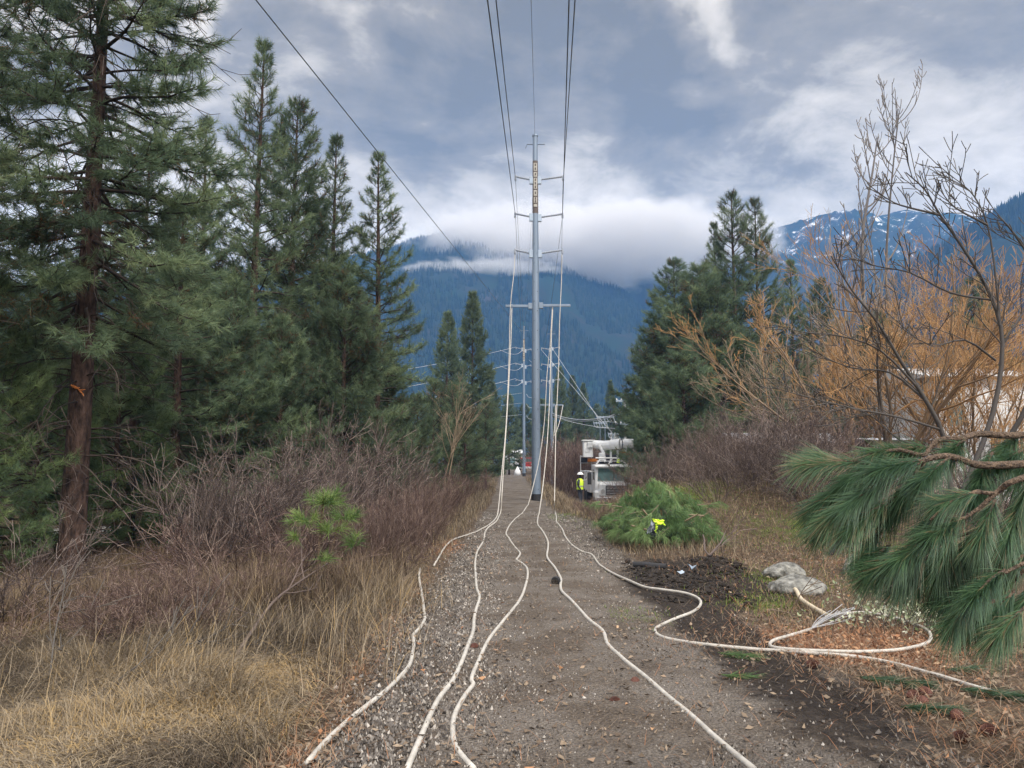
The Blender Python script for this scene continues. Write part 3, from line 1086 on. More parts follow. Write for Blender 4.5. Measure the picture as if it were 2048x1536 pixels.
LEFT = [  # kind, px, D, top, rot, widen, label
    ('big', -210, 9.8, -260, 1.2, .75, 'tall pine at the left edge of the photo whose trunk stands out of view'),
    ('open', 62, 15.5, 420, .4, .9, 'pine with pale open crown just left of the thick trunked pine'),
    ('light', -25, 11.5, 560, 2.4, .7, 'low bright green pine at the far left edge'),
    ('light', 75, 14, 600, 1.1, .8, 'light green pine seen left of the thick dark trunk'),
    ('light', 240, 15.5, 640, 4.1, .8, 'light green pine seen right of the thick dark trunk'),
    ('open', 352, 17, 395, 3.1, 1.0, 'pine with bare dark lower trunk showing above the arching brush'),
    ('tall', 392, 21, 235, 4.0, .75, 'slim pine whose tip shows beside the biggest pine'),
    ('tall', 503, 22, 82, 0.6, .72, 'tallest slender pine with a pointed open tip against the sky'),
    ('dense', 578, 25, 205, 2.0, .72, 'dense dark pine with a blunt top next to the tallest slender pine'),
    ('tall', 662, 27, 272, 5.1, .75, 'slim pine with an airy narrow top, second from the right of the row'),
    ('tall', 748, 27, 305, 2.9, .8, 'rightmost tall pine of the left row, with level airy branches'),
    ('bushy', 455, 18.5, 560, 1.0, .85, 'bushy pine with brownish cones below the tallest slender pine'),
    ('bushy', 560, 20.5, 640, 3.3, .85, 'bushy mid green pine above the greyish thicket'),
    ('bushy', 690, 23, 560, 4.4, .85, 'broad low pine filling the gap left of the rightmost tall pine'),
    ('open', 270, 19, 300, 5.6, .9, 'pine half hidden behind the thick trunked pine'),
    ('dense', 620, 29, 420, 0.2, .8, 'dense pine behind the gap between the blunt top and airy top pines'),
    ('dense', 180, 24, 380, 1.7, .9, 'dark pine standing behind the thick trunked pine'),
    ('dense', 340, 27, 420, 2.7, .9, 'dark green pine deep behind the left brush'),
    ('bushy', 770, 29, 700, .9, .8, 'low rounded pine at the foot of the rightmost tall pine'),
    ('young', 755, 21, 830, .9, .9, 'small bright green pine in front of the left row'),
    ('far', 893, 60, 626, 1.0, .62, 'bushy pine left of the path, the shorter of a pair'),
    ('far', 943, 66, 586, 2.3, .62, 'tall cone shaped pine left of the path, the taller of a pair'),
    ('young', 868, 33, 760, 0.3, .8, 'thin young pine in front of the shorter pine of the pair'),
    ('young', 930, 36, 790, 2.3, .9, 'thin stemmed young pine above the small grey boulder'),
    ('young', 905, 40, 770, 4.3, .9, 'young pine between two thin stemmed pines left of the path'),
    ('young', 972, 45, 800, 1.3, .9, 'young pine nearest the left edge of the path'),
    ('young', 835, 30, 790, 5.3, .9, 'young pine with dense foliage left of the bare pale tree'),
    ('young', 800, 27, 800, 3.3, .9, 'young pine right of the greyish thicket'),
    ('far', 985, 85, 765, 4, .7, 'pine behind the left cables near the second steel pole'),
    ('farb', 1018, 105, 790, 2, .7, 'dark pine just left of the second steel pole'),
    ('far', 1120, 105, 735, 1, .55, 'pointed pine rising right behind the main steel pole'),
    ('far', 1145, 112, 752, 3, .55, 'pine close behind the third steel pole'),
    ('far', 1168, 118, 768, 5, .6, 'rounded dark pine between the third steel pole and the wood poles'),
    ('far', 1221, 125, 762, 2, .55, 'narrow pointed pine standing alone in the valley'),
    ('farb', 1255, 120, 800, 3, .7, 'low pine behind the wood poles'),
    ('farb', 1195, 160, 810, 1, .7, 'far pine low in the valley gap'),
    ('farb', 1085, 130, 800, 5, .8, 'far dark pine hidden behind the main steel pole'),
    ('farb', 1050, 140, 810, .5, .9, 'far dark pine behind the second steel pole'),
    ('open', 1478, 45, 388, 1.1, .72, 'tallest pine of the right group with twin ragged tops'),
    ('open', 1522, 47, 402, 3.1, .62, 'second ragged top of the right pine group'),
    ('tall', 1437, 46, 445, 2.1, .6, 'pine with a lone small tip left of the tallest right pine'),
    ('dense', 1352, 50, 522, .5, .95, 'dark cone shaped pine at the left of the right group'),
    ('bushy', 1405, 44, 540, 1.9, 1.05, 'dense pine between the cone shaped and the tallest right pines'),
    ('bushy', 1372, 37, 700, 4.0, 1.1, 'lighter green pine in front of the right group'),
    ('bushy', 1325, 52, 650, 5.0, 1.0, 'ragged low pine at the left end of the right group'),
    ('tall', 1590, 48, 520, .8, .8, 'pine showing through the tan bare branches'),
    ('dense', 1650, 52, 560, 1.8, .8, 'pine half hidden behind the golden bare tree'),
    ('bushy', 1440, 40, 640, 2.6, 1.15, 'broad dark pine under the tallest right pine'),
    ('bushy', 1362, 42, 780, 3.6, .9, 'low green pine right of the wood poles'),
    ('bushy', 1500, 42, 700, 5.3, 1., 'broad dark pine behind the tan branches'),
    ('dense', 1960, 45, 560, .6, 1, 'dark pine behind the white house'),
    ('bushy', 1760, 44, 640, .6, 1, 'dark pine left of the white house'),
]
for (k, px, D, top, rz, wx, lab) in LEFT:
    loc, s = sized(C[k], D, px, top, wx * 1.18)
    plant(C[k], 'pine_tree', lab, 'tree', loc, rz, s)
rs = np.random.RandomState(9)
for i in range(46):
    D = rs.uniform(38, 120)
    px = rs.uniform(-150, 800) if i < 36 else rs.uniform(1300, 2200)
    if i < 8: px = rs.uniform(-100, 400); D = rs.uniform(30, 45)
    k = ['far', 'farb'][i % 2]
    loc = at(px, D)
    plant(C[k], 'far_pine_tree', 'dark pine of the mass filling the background woods', 'tree', loc, rs.rand() * 6, rs.uniform(.55, .8) * (1 if D > 50 else .8), 'pines filling the woods behind')

# ------------------------------------------------------------------ bare trees and shrubs


def grow(S, rn, p, d, L, r, lvl, P_):
    k = P_['k'][lvl]
    pts = [p]; ds = []
    for j in range(k):
        d = unit(d + rn.uniform(-1, 1, 3) * P_['wig'] + np.array([0, 0, P_['up'][lvl]]))
        p = p + d * L / k
        pts.append(p); ds.append(d)
    r1 = max(r * P_['taper'], P_['rmin'])
    vr = P_.get('vr', .2)
    v = np.clip(P_['v'][lvl] + rn.uniform(-vr, vr), 0, 1)
    S.path(pts, r, r1, v)
    if lvl + 1 >= len(P_['k']): return
    nc = P_['n'][lvl]
    nc = rn.randint(max(1, int(nc * .7)), int(nc * 1.3) + 2)
    for c in range(nc):
        s = rn.uniform(P_['s0'], 1)
        f = s * k; a = min(int(f), k - 1)
        q = pts[a] + (pts[a + 1] - pts[a]) * (f - a)
        ax = np.cross(ds[a], rn.randn(3))
        cd = rot_about(ds[a], ax, math.radians(rn.uniform(*P_['ang'])))
        if 'bias' in P_: cd = unit(cd + np.array(P_['bias']))
        grow(S, rn, q, cd, L * P_['ratio'] * rn.uniform(.6, 1.2) * (1.2 - .5 * s), max((r + (r1 - r) * s) * .62, P_['rmin']), lvl + 1, P_)


def bare(key, seed, mat, nstem, L, r, P_, spread=.5, base=.15, lean=(0, 0)):
    rn = np.random.RandomState(seed); S = Segs()
    for i in range(nstem):
        az = rn.rand() * 6.28; b = rn.rand() ** .5 * base
        sp = rn.uniform(.2, 1) * spread
        d = unit(np.array([math.cos(az) * sp + lean[0], math.sin(az) * sp + lean[1], 1]))
        grow(S, rn, np.array([math.cos(az) * b, math.sin(az) * b, -.05]), d, L * rn.uniform(.65, 1.1), r * rn.uniform(.6, 1.1), 0, P_)
    me = S.mesh(key, 4)
    me.materials.append(MT[mat])
    return me


PS = dict(k=[6, 4, 3], n=[7, 4], up=[.0, .04, .05], wig=.19, taper=.35, rmin=.003, vr=.45, v=[.45, .42, .45], s0=.2, ang=(20, 60), ratio=.42)
PW = dict(k=[7, 5, 4, 3], n=[9, 6, 4], up=[.02, .05, .06, .04], wig=.15, taper=.3, rmin=.0048, v=[.15, .35, .6, .85], s0=.25, ang=(16, 42), ratio=.46)
PF = dict(k=[12, 8, 4], n=[24, 8], up=[.03, .26, .3], wig=.08, taper=.2, rmin=.018, v=[.3, .4, .6], s0=.22, ang=(40, 65), ratio=.19)
B = {}
B['thicket'] = bare('thicket', 1, 'bare_grey', 26, 1.9, .014, PS, .9, .5)
B['thicket2'] = bare('thicket2', 2, 'bare_grey', 22, 1.7, .013, PS, 1.2, .6)
B['redbrush'] = bare('redbrush', 3, 'bare_red', 26, 1.1, .009, PS, 1.5, .5)
B['redbrush2'] = bare('redbrush2', 4, 'bare_red', 22, 1.0, .008, dict(PS, wig=.26), 1.8, .6)
B['upright'] = bare('upright', 5, 'bare_red', 34, 1.9, .010, dict(PS, ang=(12, 35), up=[.06, .1, .1]), .6, .6)
B['willow'] = bare('willow', 6, 'bare_gold', 9, 5.6, .075, PW, .95, .5, (-.25, 0))
B['willow2'] = bare('willow2', 7, 'bare_gold', 8, 5.4, .06, dict(PW, n=[9, 7, 5]), .75, .5)
B['tanwillow'] = bare('tanwillow', 8, 'bare_tan', 7, 6.0, .06, dict(PW, rmin=.004, n=[8, 6, 4], v=[.3, .5, .6, .8]), .6, .4, (-.35, 0))
B['pale'] = bare('pale', 10, 'bare_tan', 2, 5.2, .06, dict(PW, n=[9, 5, 3], s0=.45, v=[.9, .9, .7, .6]), .2, .1)
B['poplar'] = bare('poplar', 9, 'bare_pale', 1, 24, .26, PF, .03, .05)
B['poplar2'] = bare('poplar2', 19, 'bare_pale', 2, 23, .20, PF, .05, .3)
B['sucker'] = bare('sucker', 20, 'bare_tan', 7, 10, .08, dict(k=[8, 5, 4], n=[12, 5], up=[.04, .12, .12], wig=.09, taper=.25, rmin=.012, v=[.4, .5, .7], s0=.3, ang=(18, 40), ratio=.28), .25, 1.2)


def shrub(key, name, label, cat, px, D, rz=0, s=1, group=None, top=None):
    if top is not None:
        zm = max(v.co.z for v in B[key].vertices)
        k = (P(px, top, D)[2] - at(px, D)[2]) / zm
        s = (k * s, k * s, k)
    o = obj(name, B[key])
    o.location = at(px, D); o.rotation_euler = (0, 0, rz)
    o.scale = (s, s, s) if not hasattr(s, '__len__') else s
    return tag(o, label, cat, group)


rs = np.random.RandomState(21)
# greyish thicket mounds between the left pines and the path
for (px, D, s) in ((510, 14.5, .95), (600, 16, 1.05), (660, 16.5, 1.15), (730, 18, 1.1), (470, 14, .8), (690, 20, 1.35), (630, 14, .75), (800, 25, 1.15), (750, 23, 1.35), (585, 19, 1.2), (440, 15, .7)):
    shrub('thicket' if rs.rand() < .5 else 'thicket2', 'bare_shrub', 'leafless grey brown shrub of the tangled thicket left of the path', 'shrub', px, D, rs.rand() * 6, s, 'leafless shrubs of the left thicket')
for i in range(46):
    D = rs.uniform(9.2, 14.5); px = rs.uniform(-120, 420) if i < 30 else rs.uniform(250, 760)
    if px > 500: D = rs.uniform(11.5, 15)
    if i % 3 == 0 and px < 430: D = rs.uniform(7.6, 9.2)
    shrub(['redbrush', 'redbrush2'][i % 2], 'red_twig_shrub', 'low arching reddish shrub in front of the left pines', 'shrub', px, D, rs.rand() * 6, (rs.uniform(.30, .5) if D > 9.5 else rs.uniform(.45, .65)) if px < 430 else rs.uniform(.65, 1.), 'low reddish shrubs before the left pines')
for (px, D, s) in ((780, 15, .55), (820, 16.5, .6), (850, 18.5, .6), (790, 13, .5), (870, 21, .6), (905, 26, .6), (890, 24, .7), (935, 32, .6), (750, 12, .5), (960, 40, .6), (830, 14, .42), (860, 16, .4)):
    shrub('upright', 'brush_clump', 'upright russet brush clump along the left edge of the path', 'shrub', px, D, rs.rand() * 6, s, 'russet brush clumps along the left path edge')
for i in range(34):
    D = rs.uniform(19, 30); px = rs.uniform(1318, 1700)
    shrub(['thicket', 'upright', 'thicket2', 'redbrush2', 'thicket'][i % 5], 'bank_shrub', 'leafless brown shrub on the bank right of the path', 'shrub', px, D, rs.rand() * 6, rs.uniform(.45, .8) * (1.25 if D > 26 else 1), 'leafless shrubs on the right bank')
for (px, D, s) in ((1180, 20, .42), (1210, 21, .45), (1165, 22, .4), (1240, 22, .5), (1195, 25, .6), (1230, 26, .65), (1265, 24, .75), (1175, 27, .5), (1275, 21, .7), (1215, 30, .8), (1250, 31, .9), (1200, 18, .32), (1280, 30, 1.05), (1290, 34, 1.2)):
    tp = {1: 1002, 2: 975, 3: 925}[1 if px < 1255 else 2 if px < 1282 else 3]
    if px in (1230, 1240, 1250): tp = 1008
    s = max(.16, (P(px, tp, D)[2] - at(px, D)[2]) / 1.95)
    shrub('upright', 'bank_brush', 'russet brush in front of the white bucket truck', 'shrub', px, D, rs.rand() * 6, (max(s, .35), max(s, .35), s), 'russet brush before the truck')
for (px, D, s) in ((1125, 58, 1.9), (1145, 62, 2.1), (1160, 66, 2.2), (1135, 70, 2.4), (1115, 72, 2.1), (1170, 60, 1.8), (1185, 72, 2.0), (1128, 50, 1.2)):
    shrub('upright', 'tall_brush', 'tall brownish thicket behind the hanging cables right of the main pole', 'shrub', px, D, rs.rand() * 6, s, 'tall brown thicket beyond the main pole')
for (px, D, s) in ((1960, 16, 1), (1880, 17, .9), (1800, 16, .9), (1720, 15, .8), (1640, 16, .8), (2040, 14, 1), (1580, 18, .9), (1900, 22, 1.3), (1760, 23, 1.4)):
    shrub('thicket2', 'back_shrub', 'leafless shrub behind the overhanging pine branch', 'shrub', px, D, rs.rand() * 6, s, 'leafless shrubs behind the pine branch')
for (px, D, s) in ((1430, 17, .6), (1480, 18, .75), (1530, 17.5, .8), (1575, 18.5, .9), (1620, 17, .8), (1500, 20, .9), (1560, 21, 1.0), (1450, 20, .8), (1400, 19, .55), (1640, 20, 1.0)):
    shrub('thicket2' if int(px) % 20 else 'thicket', 'bank_thicket', 'tangled grey brown thicket just above the cut bough heap and boulders', 'shrub', px, D, rs.rand() * 6, s, 'grey thicket above the cut boughs')
shrub('willow', 'willow_tree', 'wide bare golden willow whose limbs sweep left over the bank', 'tree', 1760, 21, 0.1, (1.0, 1.0, 1.0))
shrub('willow2', 'willow_tree', 'bright orange twigged bare willow at the right edge', 'tree', 1975, 27, 2., 1.25)
shrub('willow2', 'willow_tree', 'orange twigged willow left of the white house', 'tree', 1850, 30, 4., 1.25)
shrub('willow2', 'willow_tree', 'dense orange willow between the poplars and the dark bare tree', 'tree', 1900, 33, 5., 1, top=440)
shrub('willow', 'willow_tree', 'orange willow filling the upper right edge', 'tree', 2060, 30, 1.1, 1, top=440)
shrub('willow2', 'willow_tree', 'thin golden willow standing right before the white house', 'tree', 1945, 21, 2.6, 1, top=560)
shrub('tanwillow', 'bare_tree', 'tan grey bare tree with fanned upright limbs in front of the right pines', 'tree', 1660, 27, 0., 1.15)
shrub('tanwillow', 'bare_tree', 'pale bare tree behind the golden willow', 'tree', 1800, 34, 1.2, 1.3)
shrub('poplar', 'poplar_tree', 'tall bare poplar on the left of the two, with upcurved limbs', 'tree', 1752, 50, 0, 1, top=186)
shrub('poplar2', 'poplar_tree', 'tall bare poplar on the right of the two, twiggier', 'tree', 1800, 51, .4, 1, top=184)
for (px, D, s) in ((1700, 47, 1.05), (1770, 46, 1.15), (1840, 48, 1.1), (1540, 46, .9), (1600, 45, .8)):
    shrub('sucker', 'bare_sapling_clump', 'clump of thin upright bare stems round the poplars', 'tree', px, D, rs.rand() * 6, s, 'thin bare stems around the poplars')
shrub('pale', 'bare_tree', 'small pale bare tree in front of the pine pair left of the path', 'tree', 888, 30, .6, 1, top=738)
shrub('thicket', 'arching_shrub', 'tangled shrub with pale arching stems before the second dark trunk', 'shrub', 410, 12.2, 2.2, 1.05)
shrub('redbrush', 'arching_shrub', 'purple stemmed shrub with freshly cut pale ends beside the sapling', 'shrub', 520, 10.6, .2, 1.2)
shrub('thicket2', 'arching_shrub', 'dark tangled shrub at the far left behind the dry grass', 'shrub', 20, 8.6, 1.2, .75)


def dark_tree():
    rn = np.random.RandomState(44); S = Segs()
    limbs = [
        [(1905, 1010, 12.6), (1890, 880, 12.6), (1845, 790, 12.5), (1800, 720, 12.4), (1755, 645, 12.2), (1705, 582, 12.1), (1662, 512, 12)],
        [(1915, 1010, 12.7), (1985, 830, 12.9), (2005, 690, 13), (1985, 600, 13), (1935, 510, 12.8), (1880, 430, 12.7), (1850, 380, 12.6), (1812, 345, 12.5)],
        [(2000, 650, 13), (1990, 540, 13.1), (1975, 450, 13.1), (1950, 395, 13), (1920, 365, 13), (1888, 343, 12.9)],
        [(1925, 1010, 12.7), (2040, 840, 12.2), (2090, 700, 12), (2080, 560, 12), (2030, 470, 12), (1995, 430, 12)],
        [(1885, 860, 12.6), (1800, 835, 12.3), (1700, 815, 12), (1600, 790, 11.8), (1540, 772, 11.7)],
        [(1850, 800, 12.5), (1780, 745, 12.8), (1700, 735, 13), (1620, 700, 13.2)],
        [(1840, 780, 12.5), (1760, 700, 12.2), (1680, 672, 12), (1620, 665, 12)],
        [(1985, 600, 13), (1900, 585, 12.8), (1820, 545, 12.6), (1745, 530, 12.5), (1700, 500, 12.5)],
        [(1885, 900, 12.7), (1800, 880, 13), (1740, 830, 13.2), (1640, 790, 13.4)],
        [(1990, 720, 13), (1930, 680, 12.6), (1860, 690, 12.4), (1780, 640, 12.2)],
        [(2005, 690, 13), (2060, 600, 13.2), (2100, 520, 13.3)],
        [(1880, 430, 12.7), (1800, 410, 12.6), (1772, 395, 12.6)],
        [(1975, 450, 13.1), (1910, 415, 13), (1880, 380, 13)],
    ]
    pw = dict(k=[4, 3], n=[3], up=[.04, .04], wig=.16, taper=.4, rmin=.006, v=[.3, .4], s0=.3, ang=(20, 55), ratio=.45)
    for li, l in enumerate(limbs):
        pts = [P(*q) for q in l]
        pts = catmull(pts, 3)
        r0 = .045 if li in (0, 1, 3) else .021
        n = len(pts)
        for i in range(n - 1):
            a = r0 * (1 - i / n * .85); b = r0 * (1 - (i + 1) / n * .85)
            S.add(pts[i], pts[i + 1], a, b, .25)
            if i > n * .25:
                for _ in range(2):
                    d = unit(pts[i + 1] - pts[i])
                    cd = unit(rot_about(d, np.cross(d, rn.randn(3)), math.radians(rn.uniform(25, 65))) + [-.1, 0, .35])
                    grow(S, rn, pts[i], cd, rn.uniform(.25, .8), max(.007, a * .35), 0, pw)
    me = S.mesh('dark_tree', 5)
    me.materials.append(MT['bare_dark'])
    base = np.array(at(1915, 12.7))
    for v in me.vertices:
        v.co -= Vector(base)
    o = obj('bare_tree', me)
    o.location = base
    tag(o, 'dark barked bare tree with long limbs reaching up left, nearest at the right', 'tree')


def catmull(pts, n):
    pts = [np.asarray(p, float) for p in pts]
    P0 = [2 * pts[0] - pts[1]] + pts + [2 * pts[-1] - pts[-2]]
    out = []
    for i in range(1, len(P0) - 2):
        a, b, c, d = P0[i - 1], P0[i], P0[i + 1], P0[i + 2]
        for k in range(n):
            t = k / n
            out.append(.5 * ((2 * b) + (-a + c) * t + (2 * a - 5 * b + 4 * c - d) * t * t + (-a + 3 * b - 3 * c + d) * t ** 3))
    out.append(pts[-1])
    return out


dark_tree()

# ------------------------------------------------------------------ ground cover


def blades(name, rn, x, y, h, wid, lean, v, mat, az=None, seg=3, curl=1.8, zoff=0, flat=False):
    n = len(x)
    z = th(x, y) + zoff
    h = h * (1 - .6 * np.exp(-(((x + 2.05) / .35) ** 2 + ((y - 8.5) / .75) ** 2)))   # trampled round the sapling
    az = rn.rand(n) * 6.283 if az is None else az
    dx, dy = np.cos(az), np.sin(az)
    sx, sy = -dy, dx
    t = np.linspace(0, 1, seg + 1)
    V = np.zeros((n, 2 * seg + 1, 3))
    ll = lean * h
    for i, a in enumerate(t):
        f = a ** curl
        hz = h * a * np.sqrt(np.clip(1 - (lean * a * .6) ** 2, .08, 1))
        if flat: hz = h * math.sin(math.pi * a * .82) + .01; f = a
        px = x + dx * ll * f; py = y + dy * ll * f
        w = wid * (1 - a) ** .7 * .5
        if i < seg:
            V[:, 2 * i] = np.stack([px + sx * w, py + sy * w, z + hz], 1)
            V[:, 2 * i + 1] = np.stack([px - sx * w, py - sy * w, z + hz], 1)
        else:
            V[:, 2 * i] = np.stack([px, py, z + hz], 1)
    base = (np.arange(n) * (2 * seg + 1))[:, None]
    fs = []
    for i in range(seg - 1):
        q = 2 * i
        fs += [base + np.array([[q, q + 1, q + 3]]), base + np.array([[q, q + 3, q + 2]])]
    q = 2 * (seg - 1)
    fs.append(base + np.array([[q, q + 1, q + 2]]))
    f = np.concatenate(fs)
    me = mk_mesh(name, V.reshape(-1, 3), f, np.repeat(v, 2 * seg + 1))
    return tag(obj(name, me, mat), kind='stuff')


def scat(rn, n, xlo, xhi, ylo, yhi, pw=1.0):
    """points denser towards the camera, inside the view"""
    y = ylo * (yhi / ylo) ** (rn.rand(n) ** pw)
    x = rn.uniform(0, 1, n)
    xl = np.maximum(xlo, -.70 * y - .3); xr = np.minimum(xhi, .70 * y + .3)
    return xl + (xr - xl) * x, y


def ground_cover():
    rn = np.random.RandomState(77)
    # matted dry grass of the left verge
    x, y = scat(rn, 250000, -9, -.9, 3.2, 15)
    cl = fbm(x * 1.3, y * 1.3, 61, 3)
    Le, _ = path_edges(y)
    edge = ss(Le - .15, Le - .9, x)
    brushy = ss(8.4, 10.4, y - .62 * (x + 3.0) + (cl - .5) * 3)
    k = (rn.rand(len(x)) < edge * (1 - brushy * .55)) & (rn.rand(len(x)) < .35 + cl)
    x, y, cl = x[k], y[k], cl[k]
    n = len(x)
    flow = fbm(x * .8, y * .8, 62, 2) * 9 + rn.normal(0, 1.1, n)
    v = np.clip(.40 + 1.3 * (fbm(x * .8, y * .8, 64, 3) - .45) + .25 * ss(-2.2, -3.5, x) + rn.normal(0, .22, n), 0, 1)
    m_ = rn.rand(n) < .80
    h = rn.uniform(.02, .10, n) * (.5 + cl)
    blades('matted_grass', rn, x[m_], y[m_], h[m_], .0065, (rn.uniform(.10, .34, n) / h)[m_], v[m_], MT['straw'], az=flow[m_], flat=True, seg=4)
    m_ = ~m_
    h = rn.uniform(.06, .26, n) * (.5 + cl) * (.6 + .9 * ss(.45, .7, fbm(x * 1.6, y * 1.6, 68, 2)))
    blades('dry_grass', rn, x[m_], y[m_], h[m_], .0055, rn.uniform(.4, 1.6, n)[m_], v[m_], MT['straw'], az=flow[m_] + 1)
    # tall tan clumps
    X = []; Y = []
    for (px, py, c, sp) in ((760, 1200, 650, .28), (720, 1235, 500, .3), (700, 1300, 380, .3), (800, 1215, 300, .25), (640, 1250, 400, .3), (560, 1290, 350, .35), (440, 1310, 300, .3), (1000, 975, 1, .1), (470, 1260, 250, .3),
                            (700, 1350, 260, .25), (120, 1400, 300, .4), (250, 1350, 300, .4), (790, 1150, 200, .2), (680, 1180, 300, .3), (870, 1080, 160, .12), (905, 1075, 120, .1), (855, 1075, 120, .12)):
        g = G(px, py); c = max(2, int(c * .6))
        X.append(g[0] + rn.normal(0, sp, c)); Y.append(g[1] + rn.normal(0, sp * 1.3, c))
    x = np.concatenate(X); y = np.concatenate(Y); n = len(x)
    blades('tall_dry_grass', rn, x, y, rn.uniform(.12, .55, n), .006, rn.uniform(.2, 1.3, n), np.clip(rn.normal(.58, .26, n), 0, 1), MT['straw'], az=rn.normal(0.3, 1.3, n))
    # verge grass farther along both sides
    x, y = scat(rn, 60000, -2.6, 4.0, 13, 75)
    Le, Re = path_edges(y)
    wl = ss(Le, Le - .5, x) * ss(Le - 2.2, Le - .8, x); wr = ss(Re - .2, Re + .4, x) * ss(Re + 2.6, Re + 1.2, x)
    k = rn.rand(len(x)) < np.maximum(wl, wr) * (.3 + .9 * vn(x * 1.5, y * .4, 71))
    x, y = x[k], y[k]; n = len(x)
    blades('verge_grass', rn, x, y, rn.uniform(.12, .5, n) * (.55 + .45 * ss(20, 40, y)), .006 + y * .0003, rn.uniform(.2, 1, n), np.clip(rn.normal(.55, .2, n), 0, 1), MT['straw'], seg=2)
    # brown undergrowth, left and right
    x, y = scat(rn, 150000, -16, -1.4, 8.2, 45)
    Le, _ = path_edges(y)
    cl = fbm(x * 1.1, y * 1.1, 81, 3)
    k = rn.rand(len(x)) < ss(Le - .25, Le - 1.1, x) * ss(7.2, 10.0, y - .62 * (x + 3) + (cl - .5) * 3) * (.25 + cl * .9) * np.where((x < -5) & (y > 15.5) & (y < 21.5), 0, 1)
    x, y, cl = x[k], y[k], cl[k]; n = len(x)
    blades('undergrowth', rn, x, y, rn.uniform(.12, .55, n) * (.6 + .7 * cl) * np.where((x < -4.2) & (y > 10), .6, 1), .004 + y * .00025, rn.uniform(.1, 1.2, n), np.clip(rn.normal(.38, .22, n), 0, 1), MT['brush'], curl=1.3)
    x, y = scat(rn, 110000, 1.6, 16, 7.5, 40)
    _, Re = path_edges(y)
    cl = fbm(x * 1.2, y * 1.2, 82, 3)
    pth, mud, moss, red = masks(x, y)
    w = ss(Re + .1, Re + .9, x) * (1 - mud) * (.22 + .6 * ss(13, 18, y)) * (.3 + cl)
    k = rn.rand(len(x)) < w
    x, y, cl = x[k], y[k], cl[k]; n = len(x)
    blades('bank_undergrowth', rn, x, y, rn.uniform(.06, .34, n) * (.6 + .6 * cl) * (.6 + .6 * ss(14, 22, y)), .004 + y * .00025, rn.uniform(.2, 1.4, n), np.clip(rn.normal(.55, .25, n), 0, 1), MT['brush'], curl=1.3)
    # moss and short green grass
    x, y = scat(rn, 130000, 1.0, 9, 7, 24)
    pth, mud, moss, red = masks(x, y)
    cl = fbm(x * 2, y * 2, 83, 3)
    k = rn.rand(len(x)) < moss * (1 - mud * .9) * ss(.2, .42, cl) * 1.4
    x, y = x[k], y[k]; n = len(x)
    blades('moss', rn, x, y, rn.uniform(.02, .08, n), .008, rn.uniform(.2, 1.2, n), np.clip(rn.normal(.5, .22, n), 0, 1), MT['moss'], seg=2)
    # gravel chips: small angular wedges
    x, y = scat(rn, 120000, -1.6, 3.2, 3.6, 26, 1.25)
    Le, Re = path_edges(y)
    pth, mud, moss, red = masks(x, y)
    cl = fbm(x * 1.5, y * 1.1, 85, 3)
    k = rn.rand(len(x)) < (ss(Le - .3, Le + .3, x) * ss(Re + .25, Re - .3, x)) * (1 - mud) ** 3 * ss(.25, .55, cl + .12)
    x, y = x[k], y[k]; n = len(x)
    sz = rn.lognormal(-5.0, .40, n) * (1 + y * .02)
    z = th(x, y) + .012 + .02 + sz * .1
    V = np.zeros((n, 5, 3)); a0 = rn.rand(n) * 6.28
    for i in range(4):
        a = a0 + i * 1.57 + rn.uniform(-.4, .4, n); rr = sz * rn.uniform(.6, 1.3, n)
        V[:, i] = np.stack([x + np.cos(a) * rr, y + np.sin(a) * rr, z - .012 + rn.uniform(-.004, .004, n)], 1)
    V[:, 4] = np.stack([x + rn.uniform(-.4, .4, n) * sz, y + rn.uniform(-.4, .4, n) * sz, z + sz * rn.uniform(.25, .8, n)], 1)
    base = (np.arange(n) * 5)[:, None]
    f = np.concatenate([base + np.array([[i, (i + 1) % 4, 4]]) for i in range(4)])
    me = mk_mesh('gravel', V.reshape(-1, 3), f, np.repeat(np.clip(rn.normal(.48, .3, n), 0, 1), 5))
    tag(obj('gravel', me, MT['chips']), kind='stuff')
    # fallen leaves, bark and needles
    x, y = scat(rn, 60000, -3.2, 6, 3.6, 20, 1.2)
    pth, mud, moss, red = masks(x, y)
    w = .10 + .9 * red + .25 * ss(2, 3, x) + .12 * ss(.0, .6, vn(x * 1.2, y * .7, 91) - .45)
    k = rn.rand(len(x)) < w * (1 - .7 * mud)
    x, y = x[k], y[k]; n = len(x)
    rd_ = red[k]
    L = rn.uniform(.008, .032, n); W = L * rn.uniform(.25, .6, n); a = rn.rand(n) * 6.28
    z = th(x, y) + .028 + np.where((x > -1) & (x < 2), .012, 0)
    tilt = rn.uniform(-.012, .014, (n, 4))
    V = np.zeros((n, 4, 3))
    for i, (u, w_) in enumerate(((-1, 0), (0, -1), (1, 0), (0, 1))):
        lx = u * L; ly = w_ * W
        V[:, i] = np.stack([x + np.cos(a) * lx - np.sin(a) * ly, y + np.sin(a) * lx + np.cos(a) * ly, z + tilt[:, i] + .006], 1)
    f = (np.arange(n) * 4)[:, None] + np.array([[0, 1, 2, 3]])
    vv_ = np.where(rn.rand(n) < .04 + .8 * rd_ * ss(.3, .6, rd_), rn.uniform(.5, .95, n), rn.uniform(.1, .52, n))
    me = mk_mesh('fallen_leaves', V.reshape(-1, 3), f, np.repeat(vv_, 4))
    tag(obj('fallen_leaves', me, MT['litter']), kind='stuff')
    x, y = scat(rn, 90000, -3.2, 6, 3.6, 19, 1.2)
    pth, mud, moss, red = masks(x, y)
    k = rn.rand(len(x)) < .04 + .8 * red + .25 * ss(1.9, 2.6, x)
    x, y = x[k], y[k]; n = len(x)
